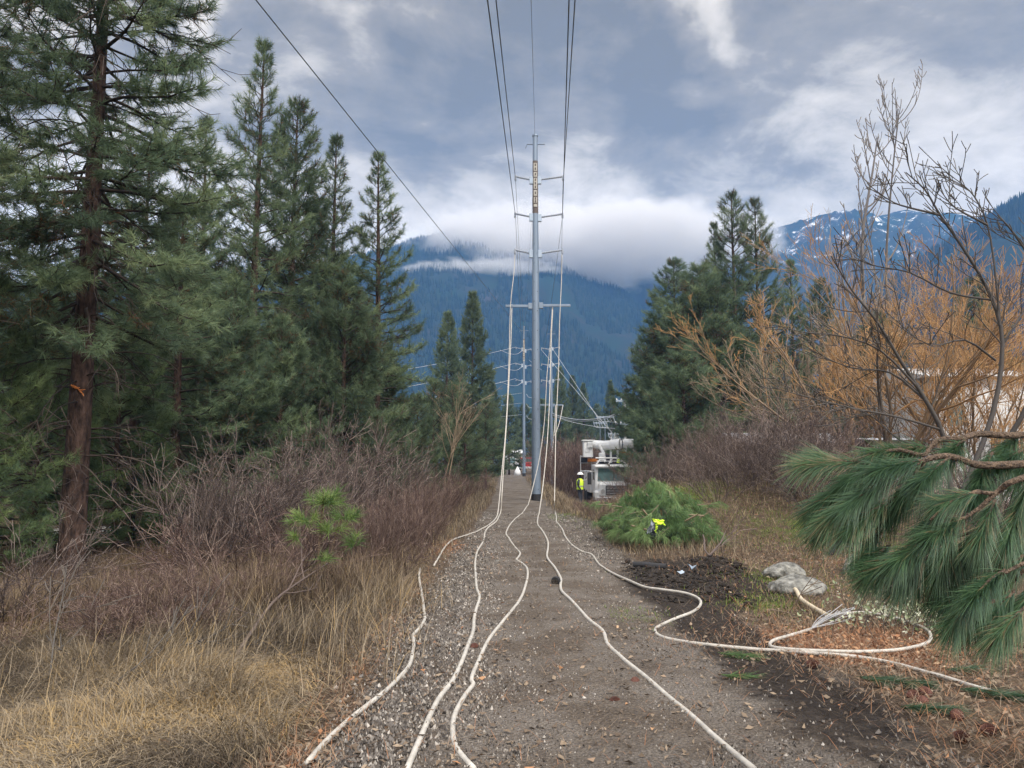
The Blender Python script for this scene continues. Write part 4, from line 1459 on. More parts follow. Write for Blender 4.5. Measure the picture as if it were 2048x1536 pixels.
    blades('fallen_needles', rn, x, y, rn.uniform(.05, .14, n), .0035, rn.uniform(1.25, 1.6, n), np.clip(rn.normal(.55, .15, n), 0, 1), MT['litter'], seg=2, curl=1.05, zoff=.02)


ground_cover()

# ------------------------------------------------------------------ poles, wires, cables


def local(loc, p):
    return np.asarray(p, float) - np.asarray(loc, float)


def steel_pole(label, base, Hp, r0, r1, arms, cross, sc, plates=True):
    """arms: (left tip, right tip) world points; cross: (left end, right end)"""
    t = thing('steel_pole', label, 'utility pole', tuple(base))
    n = 12
    zs = np.linspace(0, Hp, 30)
    rad = lambda z: r0 + (r1 - r0) * z / Hp
    b = MB().tube([(0, 0, z) for z in zs], [rad(z) for z in zs], 16)
    b.build('shaft', MT['steel'], t)
    MB().tube([(0, 0, 0), (0, 0, .25 * sc + .05)], r0 * 1.06, 16).build('base_band', MT['black'], t)
    MB().tube([(0, 0, Hp - .02), (0, 0, Hp + .05)], [r1 * 1.25, r1 * 1.15], 12).build('cap', MT['steel'], t)
    # step bolts
    bo = MB()
    for i in range(26):
        z = .5 + i * .42
        if z > Hp * .72: break
        for s in (-1, 1):
            if (i + (s > 0)) % 2 == 0: continue
            x = s * rad(z) * .45
            y = -math.sqrt(max(rad(z) ** 2 - x * x, 0))
            bo.tube([(x, y + .01, z), (x, y - .03, z)], .014, 6)
    bo.build('step_bolts', MT['black'], t)
    for (l, r) in arms:
        for p in (l, r):
            p = local(base, p); s = 1 if p[0] > 0 else -1
            rz = rad(p[2])
            MB().box(s * rz * .8 if s > 0 else -rz - .14 * sc, rz + .14 * sc if s > 0 else -rz * .8, -.07, .07, p[2] - .34 * sc, p[2] - .02 * sc, b=.01).build('arm_bracket', MT['steel_pale'], t)
            a = np.array([s * (rz + .1), 0, p[2] - .14 * sc])
            m = MB()
            k = 26
            pts = [a + (p - a) * i / k for i in range(k + 1)]
            m.tube(pts, [(.05 if i % 2 else .032) for i in range(k + 1)], 10)
            m.tube([p + [0, 0, .05], p + [0, 0, -.14], p + [0, 0, -.2]], [.035, .05, .03], 8)
            m.build('post_insulator', MT['polymer'], t)
    if cross is not None:
        for p in cross:
            p = local(base, p); s = 1 if p[0] > 0 else -1; rz = rad(p[2])
            x0, x1 = sorted((s * rz * .95, p[0]))
            MB().box(x0, x1, -.05, .05, p[2] - .05, p[2] + .05, b=.012).build('crossarm', MT['steel'], t)
            x0, x1 = sorted((s * rz * .9, s * (rz + .17)))
            MB().box(x0, x1, -.085, .085, p[2] - .13, p[2] + .12, b=.01).build('arm_bracket', MT['steel'], t)
    # static wire bracket at the top
    z = Hp - .38 * sc
    MB().tube([(-.42 * sc, 0, z - .18), (-.36 * sc, 0, z), (.42 * sc, 0, z)], [.02, .025, .025], 6).build('top_bracket', MT['steel'], t)
    if plates:
        zt = Hp - 1.25 * sc
        MB().tube([(0, 0, zt - 2.25 * sc), (0, 0, zt + .1)], [rad(zt - 2.) * 1.03, rad(zt) * 1.03], 16, caps=False).build('number_band', MT['rust'], t)
        z = zt - .02
        for hgt, marks in ((.30, 2), (.18, 1), (.42, 3), (.22, 1), (.22, 2), (.10, 0)):
            hgt *= sc * 1.15
            yy = -rad(z) * 1.03 - .012
            pl = MB().box(-.075 * sc, .075 * sc, yy - .006, yy + .03, z - hgt, z).build('number_plate', MT['plate'], t)
            for k in range(marks):
                mk = MB()
                zc = z - hgt * (k + .5) / marks
                mk.box(-.03 * sc, .03 * sc, yy - .012, yy - .009, zc - .055 * sc, zc + .055 * sc)
                mk.build('digit', MT['rust'], pl)
            z -= hgt + .06 * sc
    return t


D1 = 34.
b1 = at(1072, D1)
H1 = P(1080, 272, D1)[2] - b1[2]
arms1 = [(P(1031, 353, D1), P(1126, 353, D1)), (P(1030, 427, D1), P(1125, 428, D1)), (P(1030, 500, D1), P(1125, 500, D1))]
steel_pole('tall main blue grey steel pole standing on the path with three pairs of arms', b1, H1, .20, .105, arms1, (P(1011, 612, D1), P(1141, 611, D1)), 1.)
D2 = 95.
b2 = at(1048, D2)
H2 = P(1051, 653, D2)[2] - b2[2]
ar2 = [(P(1032, y, D2), P(1062, y + 3, D2)) for y in (695, 727, 759)]
steel_pole('second steel pole beyond the main one, with yellow number plates and black foot', b2, H2, .19, .10, ar2, None, 1.3)
D3 = 76.
b3 = at(1103, D3)
H3 = P(1103, 660, D3)[2] - b3[2]
ar3 = [(P(1083, y + 2, D3), P(1119, y, D3)) for y in (694, 726, 758)]
steel_pole('third steel pole half hidden behind the hanging cables right of the main pole', b3, H3, .17, .08, ar3, (P(1072, 810, D3), P(1127, 810, D3)), 1., False)


def wire(name, label, pts, r, mat, cat='wire', n=6, group=None, sm=4):
    pts = catmull(pts, sm) if sm > 1 else pts
    o = MB().tube(pts, r, n).build(name, MT[mat], None, True)
    return tag(o, label, cat, group)


def ext(px0, py0, D0, px1, py1, D1_, k=1.0):
    """straight span through two image points, continued k times past the nearer one"""
    a, b = P(px0, py0, D0), P(px1, py1, D1_)
    return [a, b, b + (b - a) * k]


# spans coming from the arms overhead
wire('power_line', 'outermost left conductor running up from the middle left arm of the main pole', ext(1031, 432, D1, 975, 0, 11, .5), .011, 'wire', sm=1)
wire('power_line', 'second left conductor running up from the top left arm of the main pole', ext(1031, 358, D1, 992, 0, 12, .5), .011, 'wire', sm=1)
wire('power_line', 'thin single wire passing just left of the main pole top', ext(1070, 277, D1, 1062, 0, 14, .5), .005, 'wire', sm=1)
wire('power_line', 'right conductor running up from the middle right arm of the main pole', ext(1125, 433, D1, 1138, 0, 11, .5), .011, 'wire', sm=1)
wire('power_line', 'rightmost conductor running up from the top right arm of the main pole', ext(1127, 358, D1, 1150, 0, 12, .5), .011, 'wire', sm=1)
wire('power_line', 'long single wire crossing the sky from upper left to the second pole', ext(1044, 664, D2, 512, 0, 15, .25), .014, 'wire', sm=1)
# spans continuing beyond the main pole
for (a, b, D, lab) in (((1031, 358), (1050, 697), D2, 'conductor leaving the top left arm towards the second pole'),
                       ((1031, 432), (1046, 727), D2, 'conductor leaving the middle left arm towards the second pole'),
                       ((1071, 280), (1050, 656), D2, 'thin wire going from the main pole top to the second pole'),
                       ((1126, 358), (1119, 694), D3, 'conductor leaving the top right arm towards the third pole'),
                       ((1125, 433), (1083, 728), D3, 'conductor leaving the middle right arm towards the third pole')):
    p, q = P(*a, D1), P(*b, D)
    m = [p + (q - p) * t - np.array([0, 0, 4 * t * (1 - t) * .5]) for t in np.linspace(0, 1, 7)]
    wire('power_line', lab, m, .008 if 'thin' not in lab else .005, 'wire')
# lines turning left from the second pole
nm = ['top', 'second', 'third', 'fourth', 'fifth', 'lowest']
for i, (y0, y1, x1) in enumerate(((694, 727, 840), (726, 762, 838), (757, 790, 850), (786, 795, 880), (806, 812, 880), (829, 835, 870))):
    p = P(1032 if i < 3 else 1044, y0, D2); q = P(x1, y1, 78)
    q2 = q + (q - p) * .9
    m = [p + (q2 - p) * t - np.array([0, 0, 4 * t * (1 - t) * .35]) for t in np.linspace(0, 1, 9)]
    wire('power_line', '%s of the pale lines running left from the second pole' % nm[i], m, .022 if i < 3 else .014, 'wire_pale')
    a = P(1030, y0 + 1, D2 - .3); c = P(1012, y0 + 12, D2 - 1.5); e = P(1000 + 8, y0 + 9, D2 - 3)
    wire('jumper', '%s looped jumper hanging at the left of the second pole' % nm[i], [P(1046, y0 + 6, D2 - .3), P(1034, y0 + 14, D2 - 1), P(1018, y0 + 13, D2 - 2), P(1000, y0 + 6, D2 - 3)] if i < 3 else
         [P(1053, y0 + 2, D2 - .4), P(1057, y0 + 8, D2 - .4), P(1066, y0 + 10, D2 - .4)], .02, 'wire_pale')


CABLE_PTS = []


def cable(label, air, gnd, r=.02, name='cable', part=None):
    r = r * .82
    """air: (px, py, depth) points; gnd: image points lying on the ground"""
    pts = [P(*a) for a in air]
    for g in gnd:
        q = G(*g)
        pts.append(np.array([q[0], q[1], q[2] + r + .016]))
    pts = catmull(pts, 4)
    out = []
    na = len(air) * 4
    for i, p in enumerate(pts):
        g_ = th1(p[0], p[1]) + r + .014
        _, mud_, _, _ = masks(np.array([p[0]]), np.array([p[1]]))
        g_ += .04 * float(mud_[0]) * float(ss(8.8, 9.6, p[1]))
        if i >= na or p[2] < g_:
            p = np.array([p[0], p[1], g_])
        out.append(p)
    CABLE_PTS.extend([q for q in out if q[2] < .6])
    o = MB().tube(out, r, 10).build(name, MT['cable'], None, True)
    return tag(o, label, 'cable')


cable('pale cable hanging from the lowest left arm and lying off to the left verge', [(1030, 506, D1), (1028, 545, 33.9), (1021, 612, 33.6), (1018, 720, 32.9), (1012, 850, 31), (1003, 950, 27.6), (997, 1015, 24.0)],
      [(992, 1038), (978, 1052), (955, 1065), (930, 1074), (905, 1083), (888, 1100), (868, 1135)], .019)
cable('pale cable end lying in the dry grass, nearest the left verge', [], [(840, 1142), (838, 1158), (843, 1190), (848, 1228), (849, 1245), (840, 1262), (827, 1277), (827, 1300), (820, 1335), (800, 1362), (772, 1390), (740, 1416), (700, 1448), (655, 1490), (612, 1540)], .020)
cable('pale cable dropping from the left crossarm and snaking down the left side of the path', [(1024, 609, 34.05), (1021, 700, 33.2), (1014, 830, 31.4), (1008, 920, 29), (1004, 985, 26)],
      [(1001, 1028), (992, 1046), (972, 1063), (967, 1085), (955, 1105), (950, 1130), (951, 1150), (953, 1180), (959, 1200), (952, 1225), (948, 1245), (946, 1270), (935, 1300), (922, 1335), (905, 1370), (882, 1400), (865, 1430), (850, 1465), (835, 1500), (812, 1555)], .021)
cable('pale cable crossing before the main pole foot, bending left of the path centre', [(1105, 609, 34.05), (1100, 690, 33.8), (1094, 750, 33.5), (1089, 840, 32.9), (1080, 910, 32.1), (1068, 965, 31.)],
      [(1056, 1012), (1045, 1028), (1030, 1040), (1018, 1055), (1012, 1070), (1020, 1083), (1030, 1098), (1040, 1110), (1037, 1118), (1033, 1124), (1045, 1132), (1054, 1142), (1055, 1160), (1050, 1180), (1045, 1195), (1037, 1210), (1025, 1225), (1005, 1250), (985, 1275), (970, 1300), (957, 1330), (946, 1355), (943, 1370), (946, 1378), (930, 1400), (914, 1428), (906, 1455), (907, 1490), (920, 1518), (948, 1550)], .020)
cable('pale cable running down the middle right of the path to the lower right', [(1106, 609, 34.1), (1102, 690, 33.7), (1099, 800, 32.7), (1094, 890, 30.4), (1086, 970, 27.2)],
      [(1078, 1030), (1075, 1050), (1085, 1065), (1095, 1085), (1096, 1100), (1094, 1118), (1105, 1135), (1115, 1150), (1122, 1165), (1121, 1180), (1126, 1193), (1150, 1215), (1175, 1243), (1205, 1268), (1215, 1295), (1240, 1320), (1300, 1370), (1360, 1422), (1420, 1476), (1510, 1552)], .021)
cable('pale cable from the lowest right arm that loops round the dark soil', [(1124, 506, D1), (1123, 560, 33.9), (1119, 650, 33.6), (1117, 740, 33.), (1112, 850, 31), (1110, 950, 27.8), (1109, 1000, 25.6)],
      [(1110, 1026), (1113, 1037), (1113, 1046), (1124, 1060), (1130, 1075), (1145, 1094), (1165, 1107), (1184, 1113), (1200, 1135), (1230, 1155), (1280, 1180), (1320, 1190), (1370, 1198), (1398, 1208), (1400, 1218), (1380, 1232), (1335, 1250), (1312, 1263), (1316, 1276), (1350, 1287), (1430, 1298), (1550, 1308), (1640, 1315), (1720, 1322), (1790, 1335), (1880, 1360), (1960, 1385), (2060, 1412)], .019)


def frayed():
    t = thing('frayed_cable', 'cut pale cable curled in a loop with its bright strands splayed out', 'cable', (0, 0, 0))
    gp = lambda l, r, h=0: [np.array([*(q := G(*g))[:2], q[2] + r + .03 + h]) for g in l]
    p = catmull(gp([(1622, 1268), (1580, 1281), (1550, 1290), (1540, 1299), (1550, 1306), (1600, 1311), (1680, 1314), (1740, 1314), (1800, 1310), (1848, 1299), (1862, 1287), (1855, 1270), (1820, 1254), (1780, 1242), (1730, 1234), (1690, 1236), (1650, 1242)], .015), 4)
    MB().tube(p, .015, 8).build('jacket', MT['cable'], t, True)
    rs = np.random.RandomState(3); m = MB()
    s = G(1622, 1268) + [0, 0, .05]
    for i in range(17):
        e = G(1690 + rs.uniform(-35, 45), 1244 + rs.uniform(-4, 6)) + [0, 0, rs.uniform(.03, .2)]
        md = s + (e - s) * rs.uniform(.4, .6) + rs.uniform(-.04, .04, 3) + [0, 0, .02]
        m.tube(catmull([s, md, e], 4), .0032, 5)
    m.build('strands', MT['alu'], t)
    p = catmull(gp([(1650, 1242), (1622, 1225), (1602, 1210), (1592, 1192), (1578, 1183)], .019, .02), 4)
    o = MB().tube(p, .024, 8).build('stripped_core', mat_plain('tan_jacket', (.50, .42, .30), .6), t, True)
    # a few silver strands among the pine needles at the right edge
frayed()


def old_line():
    for (px, D, top, base_r, mat, arms, lab) in ((1278, 66, 793, .15, 'wood', [(797, 1258, 1292)], 'brown wooden pole with one crossarm at the right end of the sagging cable'),
                                                 (1250, 60, 800, .12, 'offwhite', [(802, 1232, 1263), (828, 1236, 1264), (848, 1230, 1264)], 'pale slim pole with three crossarms beside the brown wooden pole')):
        base = at(px, D)
        t = thing('wood_pole', lab, 'utility pole', base)
        H = P(px, top, D)[2] - base[2]
        MB().tube([(0, 0, 0), (0, 0, H)], [base_r, base_r * .65], 10).build('shaft', MT[mat], t)
        for (y, xa, xb) in arms:
            a, b = local(base, P(xa, y, D - .2)), local(base, P(xb, y - 1, D - .2))
            m = MB(); m.box(a[0], b[0], a[1] - .06, a[1] + .06, a[2] - .07, a[2] + .07, b=.01)
            m.build('crossarm', MT['steel_pale'], t)
            for k in (0.04, .35, .65, .96):
                q = a + (b - a) * k
                MB().tube([q + [0, 0, .05], q + [0, 0, .13], q + [0, 0, .2]], [.04, .06, .03], 6).build('insulator', MT['white'], t)
    # shorter spacer brackets in front, each with hooked arms
    for i, (px, D, top, wid) in enumerate(((1210, 90, 834, 34), (1200, 110, 846, 26), (1226, 80, 868, 20))):
        base = at(px, D)
        t = thing('bracket_pole', ['slim distant pole with hooked bracket above the bucket boom', 'farther slim pole with hooked bracket left of the boom', 'short slim pole with hooked bracket right above the boom'][i], 'utility pole', base)
        a = local(base, P(px - wid / 2, top, D)); b = local(base, P(px + wid / 2, top + 2, D))
        MB().tube([(0, 0, 0), (0, 0, a[2])], [.06, .04], 8).build('shaft', MT['steel'], t)
        MB().box(a[0], b[0], -.05, .05, a[2] - .05, a[2] + .05, b=.01).build('crossarm', MT['steel_pale'], t)
        for k in np.linspace(0, 1, 6):
            q = a + (b - a) * k
            s = D / 1607
            MB().tube(catmull([q + [0, 0, 3 * s], q + [2 * s, 0, -5 * s], q + [6 * s, 0, -9 * s], q + [10 * s, 0, -8 * s]], 3), .03, 5).build('hook', MT['wire_pale'], t)
    for j, (dy, r, lab) in enumerate(((0, .035, 'thicker sagging pale cable between the third pole and the brown wooden pole'), (3, .02, 'thinner sagging pale cable just below the thick one'))):
        wire('sagging_cable', lab, [P(1103, 826 + dy, D3), P(1125, 834 + dy, 75), P(1155, 839 + dy, 73), (P(1190, 838 + dy, 71)), P(1220, 832 + dy, 69), P(1250, 820 + dy, 67.5), P(1264, 810 + dy, 66.6), P(1274, 801, 66)], r, 'wire_pale')
    wire('sagging_cable', 'lowest faint sagging wire reaching towards the truck', [P(1103, 830, D3), P(1140, 843, 75), P(1190, 853, 76), P(1230, 857, 78)], .02, 'wire_pale')
    for j, (a, b, lab) in enumerate((((1083, 700, 66), (1238, 882, 60), 'slanting guy wire crossing behind the hanging cables, left one'), ((1100, 690, 66), (1202, 845, 60), 'slanting guy wire crossing behind the hanging cables, right one'),
                                     ((1058, 720, D2), (1083, 740, D3), 'short slack wire between the second and third poles'))):
        wire('guy_wire', lab, [P(*a), (P(*a) + P(*b)) / 2, P(*b)], .014, 'wire_pale')
    # cables hanging from the third pole's crossarm
    wire('cable', 'thin pale cable hanging from the right end of the third pole crossarm', [P(1126, 810, D3), P(1120, 840, 74), P(1112, 865, 73), P(1106, 875, 72)], .032, 'cable', 'cable')
    wire('cable', 'thin pale cable hanging straight from the third pole crossarm', [P(1111, 810, D3), P(1110, 840, 75), P(1107, 880, 72), P(1101, 930, 68), P(1100, 962, 62)], .032, 'cable', 'cable')


old_line()


# ------------------------------------------------------------------ truck, worker, houses


def bucket_truck():
    D = 47.
    x, y, z = at(1226, D)
    z = P(1221, 925, D)[2] - 2.72
    t = thing('bucket_truck', 'white bucket truck parked nose on behind the russet brush, boom folded over the cab', 'truck', (x, y, z), 0)
    W = MT['white']
    MB().box(-1.08, 1.08, .0, 2.1, 1.0, 2.62, tx=.10, b=.09).build('cab', W, t)
    MB().box(-.95, .95, -1.25, .02, .85, 1.58, tx=.12, b=.12).build('hood', W, t)
    g = MB().box(-.62, .62, -1.3, -1.24, .9, 1.42, b=.02).build('grille', MT['black'], t)
    for k in range(5):
        MB().box(-.58, .58, -1.325, -1.31, .96 + k * .09, 1.0 + k * .09).build('grille_bar', MT['alu'], g)
    MB().box(-1.15, 1.15, -1.5, -1.32, .45, .8, b=.05).build('bumper', MT['alu'], t)
    for s in (-1, 1):
        MB().tube([(s * .78, -1.24, 1.1), (s * .78, -1.30, 1.1)], .12, 12).build('headlight', MT['alu'], t)
        MB().box(*sorted((s * .9, s * 1.2)), -1.15, -.1, .55, 1.12, b=.1).build('fender', W, t)
        tr = MB().tube([(s * .88, -.62, .5), (s * 1.18, -.62, .5)], .5, 20).build('wheel', MT['black'], t)
        MB().tube([(s * 1.185, -.62, .5), (s * 1.20, -.62, .5)], .27, 14).build('rim', MT['alu'], tr)
        m = MB().box(*sorted((s * 1.3, s * 1.52)), -.08, .02, 1.45, 2.15, b=.03).build('mirror', MT['black'], t)
        MB().tube([(s * 1.06, .1, 2.2), (s * 1.4, .0, 2.2)], .02, 6).build('mirror_arm', MT['alu'], m)
        for yy in (4.6, 5.8):
            MB().tube([(s * .85, yy, .5), (s * 1.18, yy, .5)], .5, 20).build('wheel', MT['black'], t)
    MB().box(-.94, .94, -.035, .0, 1.66, 2.38, tx=.05).build('windshield', MT['glass'], t)
    MB().box(-.02, .02, -.05, -.037, 1.66, 2.38).build('windshield_post', MT['black'], t)
    MB().box(-1.12, 1.12, -.32, .1, 2.46, 2.56, b=.03).build('sun_visor', W, t)
    for s in (-1, 1):
        MB().box(*sorted((s * 1.082, s * 1.09)), .25, 1.3, 1.7, 2.3).build('side_window', MT['glass'], t)
    # protective rack over the cab
    r = MB()
    for s in (-1, 1):
        r.tube([(s * 1.0, -.1, 2.62), (s * .75, -.1, 2.98), (s * .75, 2.2, 2.98)], .04, 6)
    r.tube([(-1.05, -.1, 2.98), (1.15, -.1, 2.98)], .045, 6).tube([(-.3, -.1, 2.64), (-.05, -.1, 2.96), (.35, -.1, 2.96), (.7, -.1, 2.66)], .04, 6)
    r.tube([(-1.0, -.1, 2.8), (1.05, -.1, 2.8)], .025, 6)
    r.build('cab_rack', MT['offwhite'], t)
    MB().box(-1.15, 1.15, 2.3, 6.6, .9, 2.2, b=.06).build('utility_body', W, t)
    # staging cage on the left
    c = MB()
    for (a, b) in (((-1.72, 2.3, 1.6), (-1.72, 2.3, 3.15)), ((-1.05, 2.3, 1.6), (-1.05, 2.3, 3.1)), ((-1.72, 2.3, 2.7), (-.6, 2.3, 2.7)), ((-1.72, 2.3, 2.2), (-1.0, 2.3, 2.2)), ((-1.72, 2.3, 3.1), (-1.05, 2.3, 3.1)), ((-1.6, 2.3, 1.65), (-1., 2.3, 1.65))):
        c.tube([a, b], .035, 6)
    c.build('side_rack', MT['offwhite'], t)
    MB().tube([(-1.3, 2.1, 2.86), (-.68, 2.1, 2.86)], [.10, .10], 10).build('orange_roll', MT['orange'], t)
    MB().box(-1.7, -1.32, 2.15, 2.5, 2.72, 3.02, b=.03).build('tool_box', MT['darkcloth'], t)
    # lift bucket
    bk = MB().box(-1.60, -1.02, 1.6, 2.25, 3.05, 4.02, tx=-.03, b=.05).build('bucket', W, t)
    MB().box(-1.67, -.9, 1.52, 2.32, 4.02, 4.08, b=.02).build('bucket_rim', W, bk)
    MB().box(-1.52, -1.18, 1.57, 1.6, 3.35, 3.58, b=.01).build('bucket_step', MT['offwhite'], bk)
    MB().box(-1.36, -1.05, 1.45, 1.6, 3.62, 3.95, b=.03).build('control_box', MT['offwhite'], bk)
    bm = MB()
    bm.tube([(-1.0, 1.7, 3.85), (-.4, 1.4, 3.72), (.05, 1.3, 3.78)], [.22, .30, .27], 12)
    bm.tube([(.02, 1.2, 3.8), (.55, .9, 3.82)], [.29, .31], 16)
    bm.tube([(.55, .9, 3.8), (.78, .85, 3.82)], [.25, .25], 12)
    bm.tube([(.72, .8, 3.84), (1.28, .7, 3.84)], [.28, .28], 16)
    bm.build('boom', W, t, False)
    MB().tube([(.60, .88, 3.8), (.63, .88, 3.8)], .33, 16).build('boom_strap', MT['black'], t)
    MB().tube([(.82, .5, 3.55), (.82, .48, 3.2), (.9, .48, 3.12), (.98, .5, 3.2)], .035, 6).build('hook', MT['offwhite'], t)
    MB().tube([(-.72, 1.3, 3.8), (-.45, 1.1, 3.3), (-.36, 1.0, 2.75)], [.10, .09, .06], 8).build('hydraulic_link', W, t)
    MB().box(-.72, -.42, 1.0, 1.3, 2.85, 3.3, b=.05).build('boom_elbow', MT['offwhite'], t)
    for xx in (-.05, .36):
        MB().box(xx, xx + .12, 1.2, 1.32, 2.7, 3.5, b=.02).build('boom_rest', MT['offwhite'], t)
    for xx in (.03, .26):
        MB().tube([(xx, 1.2, 4.05), (xx, 1.2, 4.5)], .03, 6).build('antenna_post', MT['offwhite'], t)
    MB().box(-.5, 1.0, 2.4, 3.2, 2.2, 3.2, b=.1).build('turret', MT['darkcloth'], t)
    MB().tube([(.42, 1.1, 2.7), (.46, 1.1, 2.98)], [.10, .06], 8).build('yellow_cone', MT['hivis'], t)
    MB().ico((1.55, -.2, 2.82), .1, 2, .05, 3, (1.4, 1, .7)).build('marker_light', MT['orange'], t)


bucket_truck()


def worker():
    D = 40.5
    base = P(1160, 945, D); base[2] -= 1.83
    t = thing('person', 'worker in white hard hat and yellow hi-vis vest standing beside the truck', 'person', tuple(base), math.radians(70))
    # one continuous body: skin over a posed skeleton
    jn = dict(pel=(0, 0, .95), waist=(0, 0, 1.1), chest=(0, .01, 1.35), neck=(0, .02, 1.52), chin=(0, -.02, 1.58), head=(0, -.02, 1.70), crown=(0, -.01, 1.78),
              hl=(-.1, 0, .92), kl=(-.12, -.02, .5), al=(-.12, .02, .09), tl=(-.13, -.16, .04), hr=(.1, 0, .92), kr=(.12, -.03, .5), ar=(.12, .01, .09), tr=(.13, -.17, .04),
              sl=(-.19, .01, 1.44), el=(-.25, .02, 1.16), wl=(-.22, -.12, .95), fl=(-.21, -.18, .88), sr=(.19, .01, 1.44), er=(.25, .02, 1.16), wr=(.20, -.16, .98), fr=(.19, -.22, .93))
    ed = [('pel', 'waist'), ('waist', 'chest'), ('chest', 'neck'), ('neck', 'chin'), ('chin', 'head'), ('head', 'crown'), ('pel', 'hl'), ('hl', 'kl'), ('kl', 'al'), ('al', 'tl'), ('pel', 'hr'), ('hr', 'kr'), ('kr', 'ar'), ('ar', 'tr'),
          ('chest', 'sl'), ('sl', 'el'), ('el', 'wl'), ('wl', 'fl'), ('chest', 'sr'), ('sr', 'er'), ('er', 'wr'), ('wr', 'fr')]
    rad = dict(pel=.15, waist=.14, chest=.16, neck=.055, chin=.07, head=.09, crown=.07, hl=.1, kl=.065, al=.045, tl=.04, hr=.1, kr=.065, ar=.045, tr=.04, sl=.075, el=.05, wl=.035, fl=.03, sr=.075, er=.05, wr=.035, fr=.03)
    ks = list(jn)
    me = bpy.data.meshes.new('body')
    me.from_pydata([jn[k] for k in ks], [(ks.index(a), ks.index(b)) for a, b in ed], [])
    o = obj('body', me, MT['darkcloth'], t)
    m = o.modifiers.new('skin', 'SKIN')
    for i, k in enumerate(ks):
        sv = me.skin_vertices[0].data[i]
        sv.radius = (rad[k], rad[k])
        sv.use_root = (k == 'pel')
    s = o.modifiers.new('sub', 'SUBSURF'); s.levels = 1; s.render_levels = 1
    # vest over the torso
    v = MB()
    prof = [(.99, .205, .165), (1.1, .20, .165), (1.25, .215, .175), (1.40, .22, .175), (1.48, .17, .13), (1.53, .09, .08)]
    vs = []; n = 16
    for z, a, b in prof:
        for k in range(n):
            an = 2 * math.pi * k / n
            vs.append((math.cos(an) * a, math.sin(an) * b + .005, z))
    fs = [(i * n + k, i * n + (k + 1) % n, (i + 1) * n + (k + 1) % n, (i + 1) * n + k) for i in range(len(prof) - 1) for k in range(n)]
    v.add(vs, fs)
    v.build('vest', MT['hivis'], t, True)
    MB().tube([(-.25, .02, 1.42), (-.255, .02, 1.2)], [.075, .06], 8).build('sleeve', MT['darkcloth'], t, True)
    st = MB()
    vs = []
    for z in (1.13, 1.18):
        for k in range(n):
            an = 2 * math.pi * k / n
            vs.append((math.cos(an) * .213, math.sin(an) * .178 + .005, z))
    st.add(vs, [(k, (k + 1) % n, n + (k + 1) % n, n + k) for k in range(n)])
    st.build('reflective_stripe', MT['alu'], t)
    h = MB().ico((0, -.01, 1.74), .135, 3, 0, 0, (1, 1.15, .85), flat=-.01)
    h.tube([(0, -.02, 1.725), (0, -.02, 1.74)], [.185, .17], 16)
    h.build('hard_hat', MT['white'], t, True)
    f = MB().ico((0, -.10, 1.67), .03, 1, 0, 0, (1.6, .8, 2.2)); f.build('face', MT['skin'], t, True)


worker()


def house(name, label, px, D, zb, w, d, h, roofh, wall, roof, wins, rz=0):
    x, y, z = at(px, D)
    t = thing(name, label, 'house', (x, y, z + zb), rz)
    MB().box(-w / 2, w / 2, 0, d, 0, h).build('wall', wall, t)
    r = MB()
    e = .35
    r.add([(-w / 2 - e, -e, h + .002), (w / 2 + e, -e, h + .002), (w / 2 + e, d + e, h + .002), (-w / 2 - e, d + e, h + .002), (-w / 2 - e, d / 2, h + roofh), (w / 2 + e, d / 2, h + roofh)], [(3, 2, 1, 0), (0, 1, 5, 4), (2, 3, 4, 5), (1, 2, 5), (3, 0, 4)])
    r.build('roof', roof, t)
    for (wx, wz, ww, wh) in wins:
        f = MB().box(wx - ww / 2 - .06, wx + ww / 2 + .06, -.05, .0, wz - .06, wz + wh + .06).build('window', MT['white'], t)
        MB().box(wx - ww / 2, wx + ww / 2, -.07, -.052, wz, wz + wh).build('pane', MT['glass'], f)
    return t


house('white_house', 'large white house glimpsed through the dark bare limbs at the right edge', 1968, 28, 0, 3.4, 5, 4.6, .6, MT['white'], mat_plain('light_roof', (.42, .43, .43), .6), [(-1.0, 2.9, .6, .8)])
house('grey_shed', 'long low shed with pale edged roof behind the willow branches', 1590, 34, 0.2, 4.4, 4, 3.0, .5, mat_plain('brown_siding', (.16, .11, .09), .8), MT['roofing'], [(-.8, 1.4, .7, .7)])
sx = at(1590, 34)
house('beige_outbuilding', 'beige block wall seen under the willow beside the pine branch', 1830, 26, 0, 2.6, 2, 2.2, .1, mat_plain('beige_block', (.42, .38, .32), .9, var=.2), MT['roofing'], [(-.5, 1.0, .5, .5)])
house('distant_house', 'small white roofed house with dark red trim at the far end of the path', 1022, 118, .9, 3.3, 4, 2.1, .55, MT['offwhite'], MT['white'], [(.2, .6, .8, .8)])


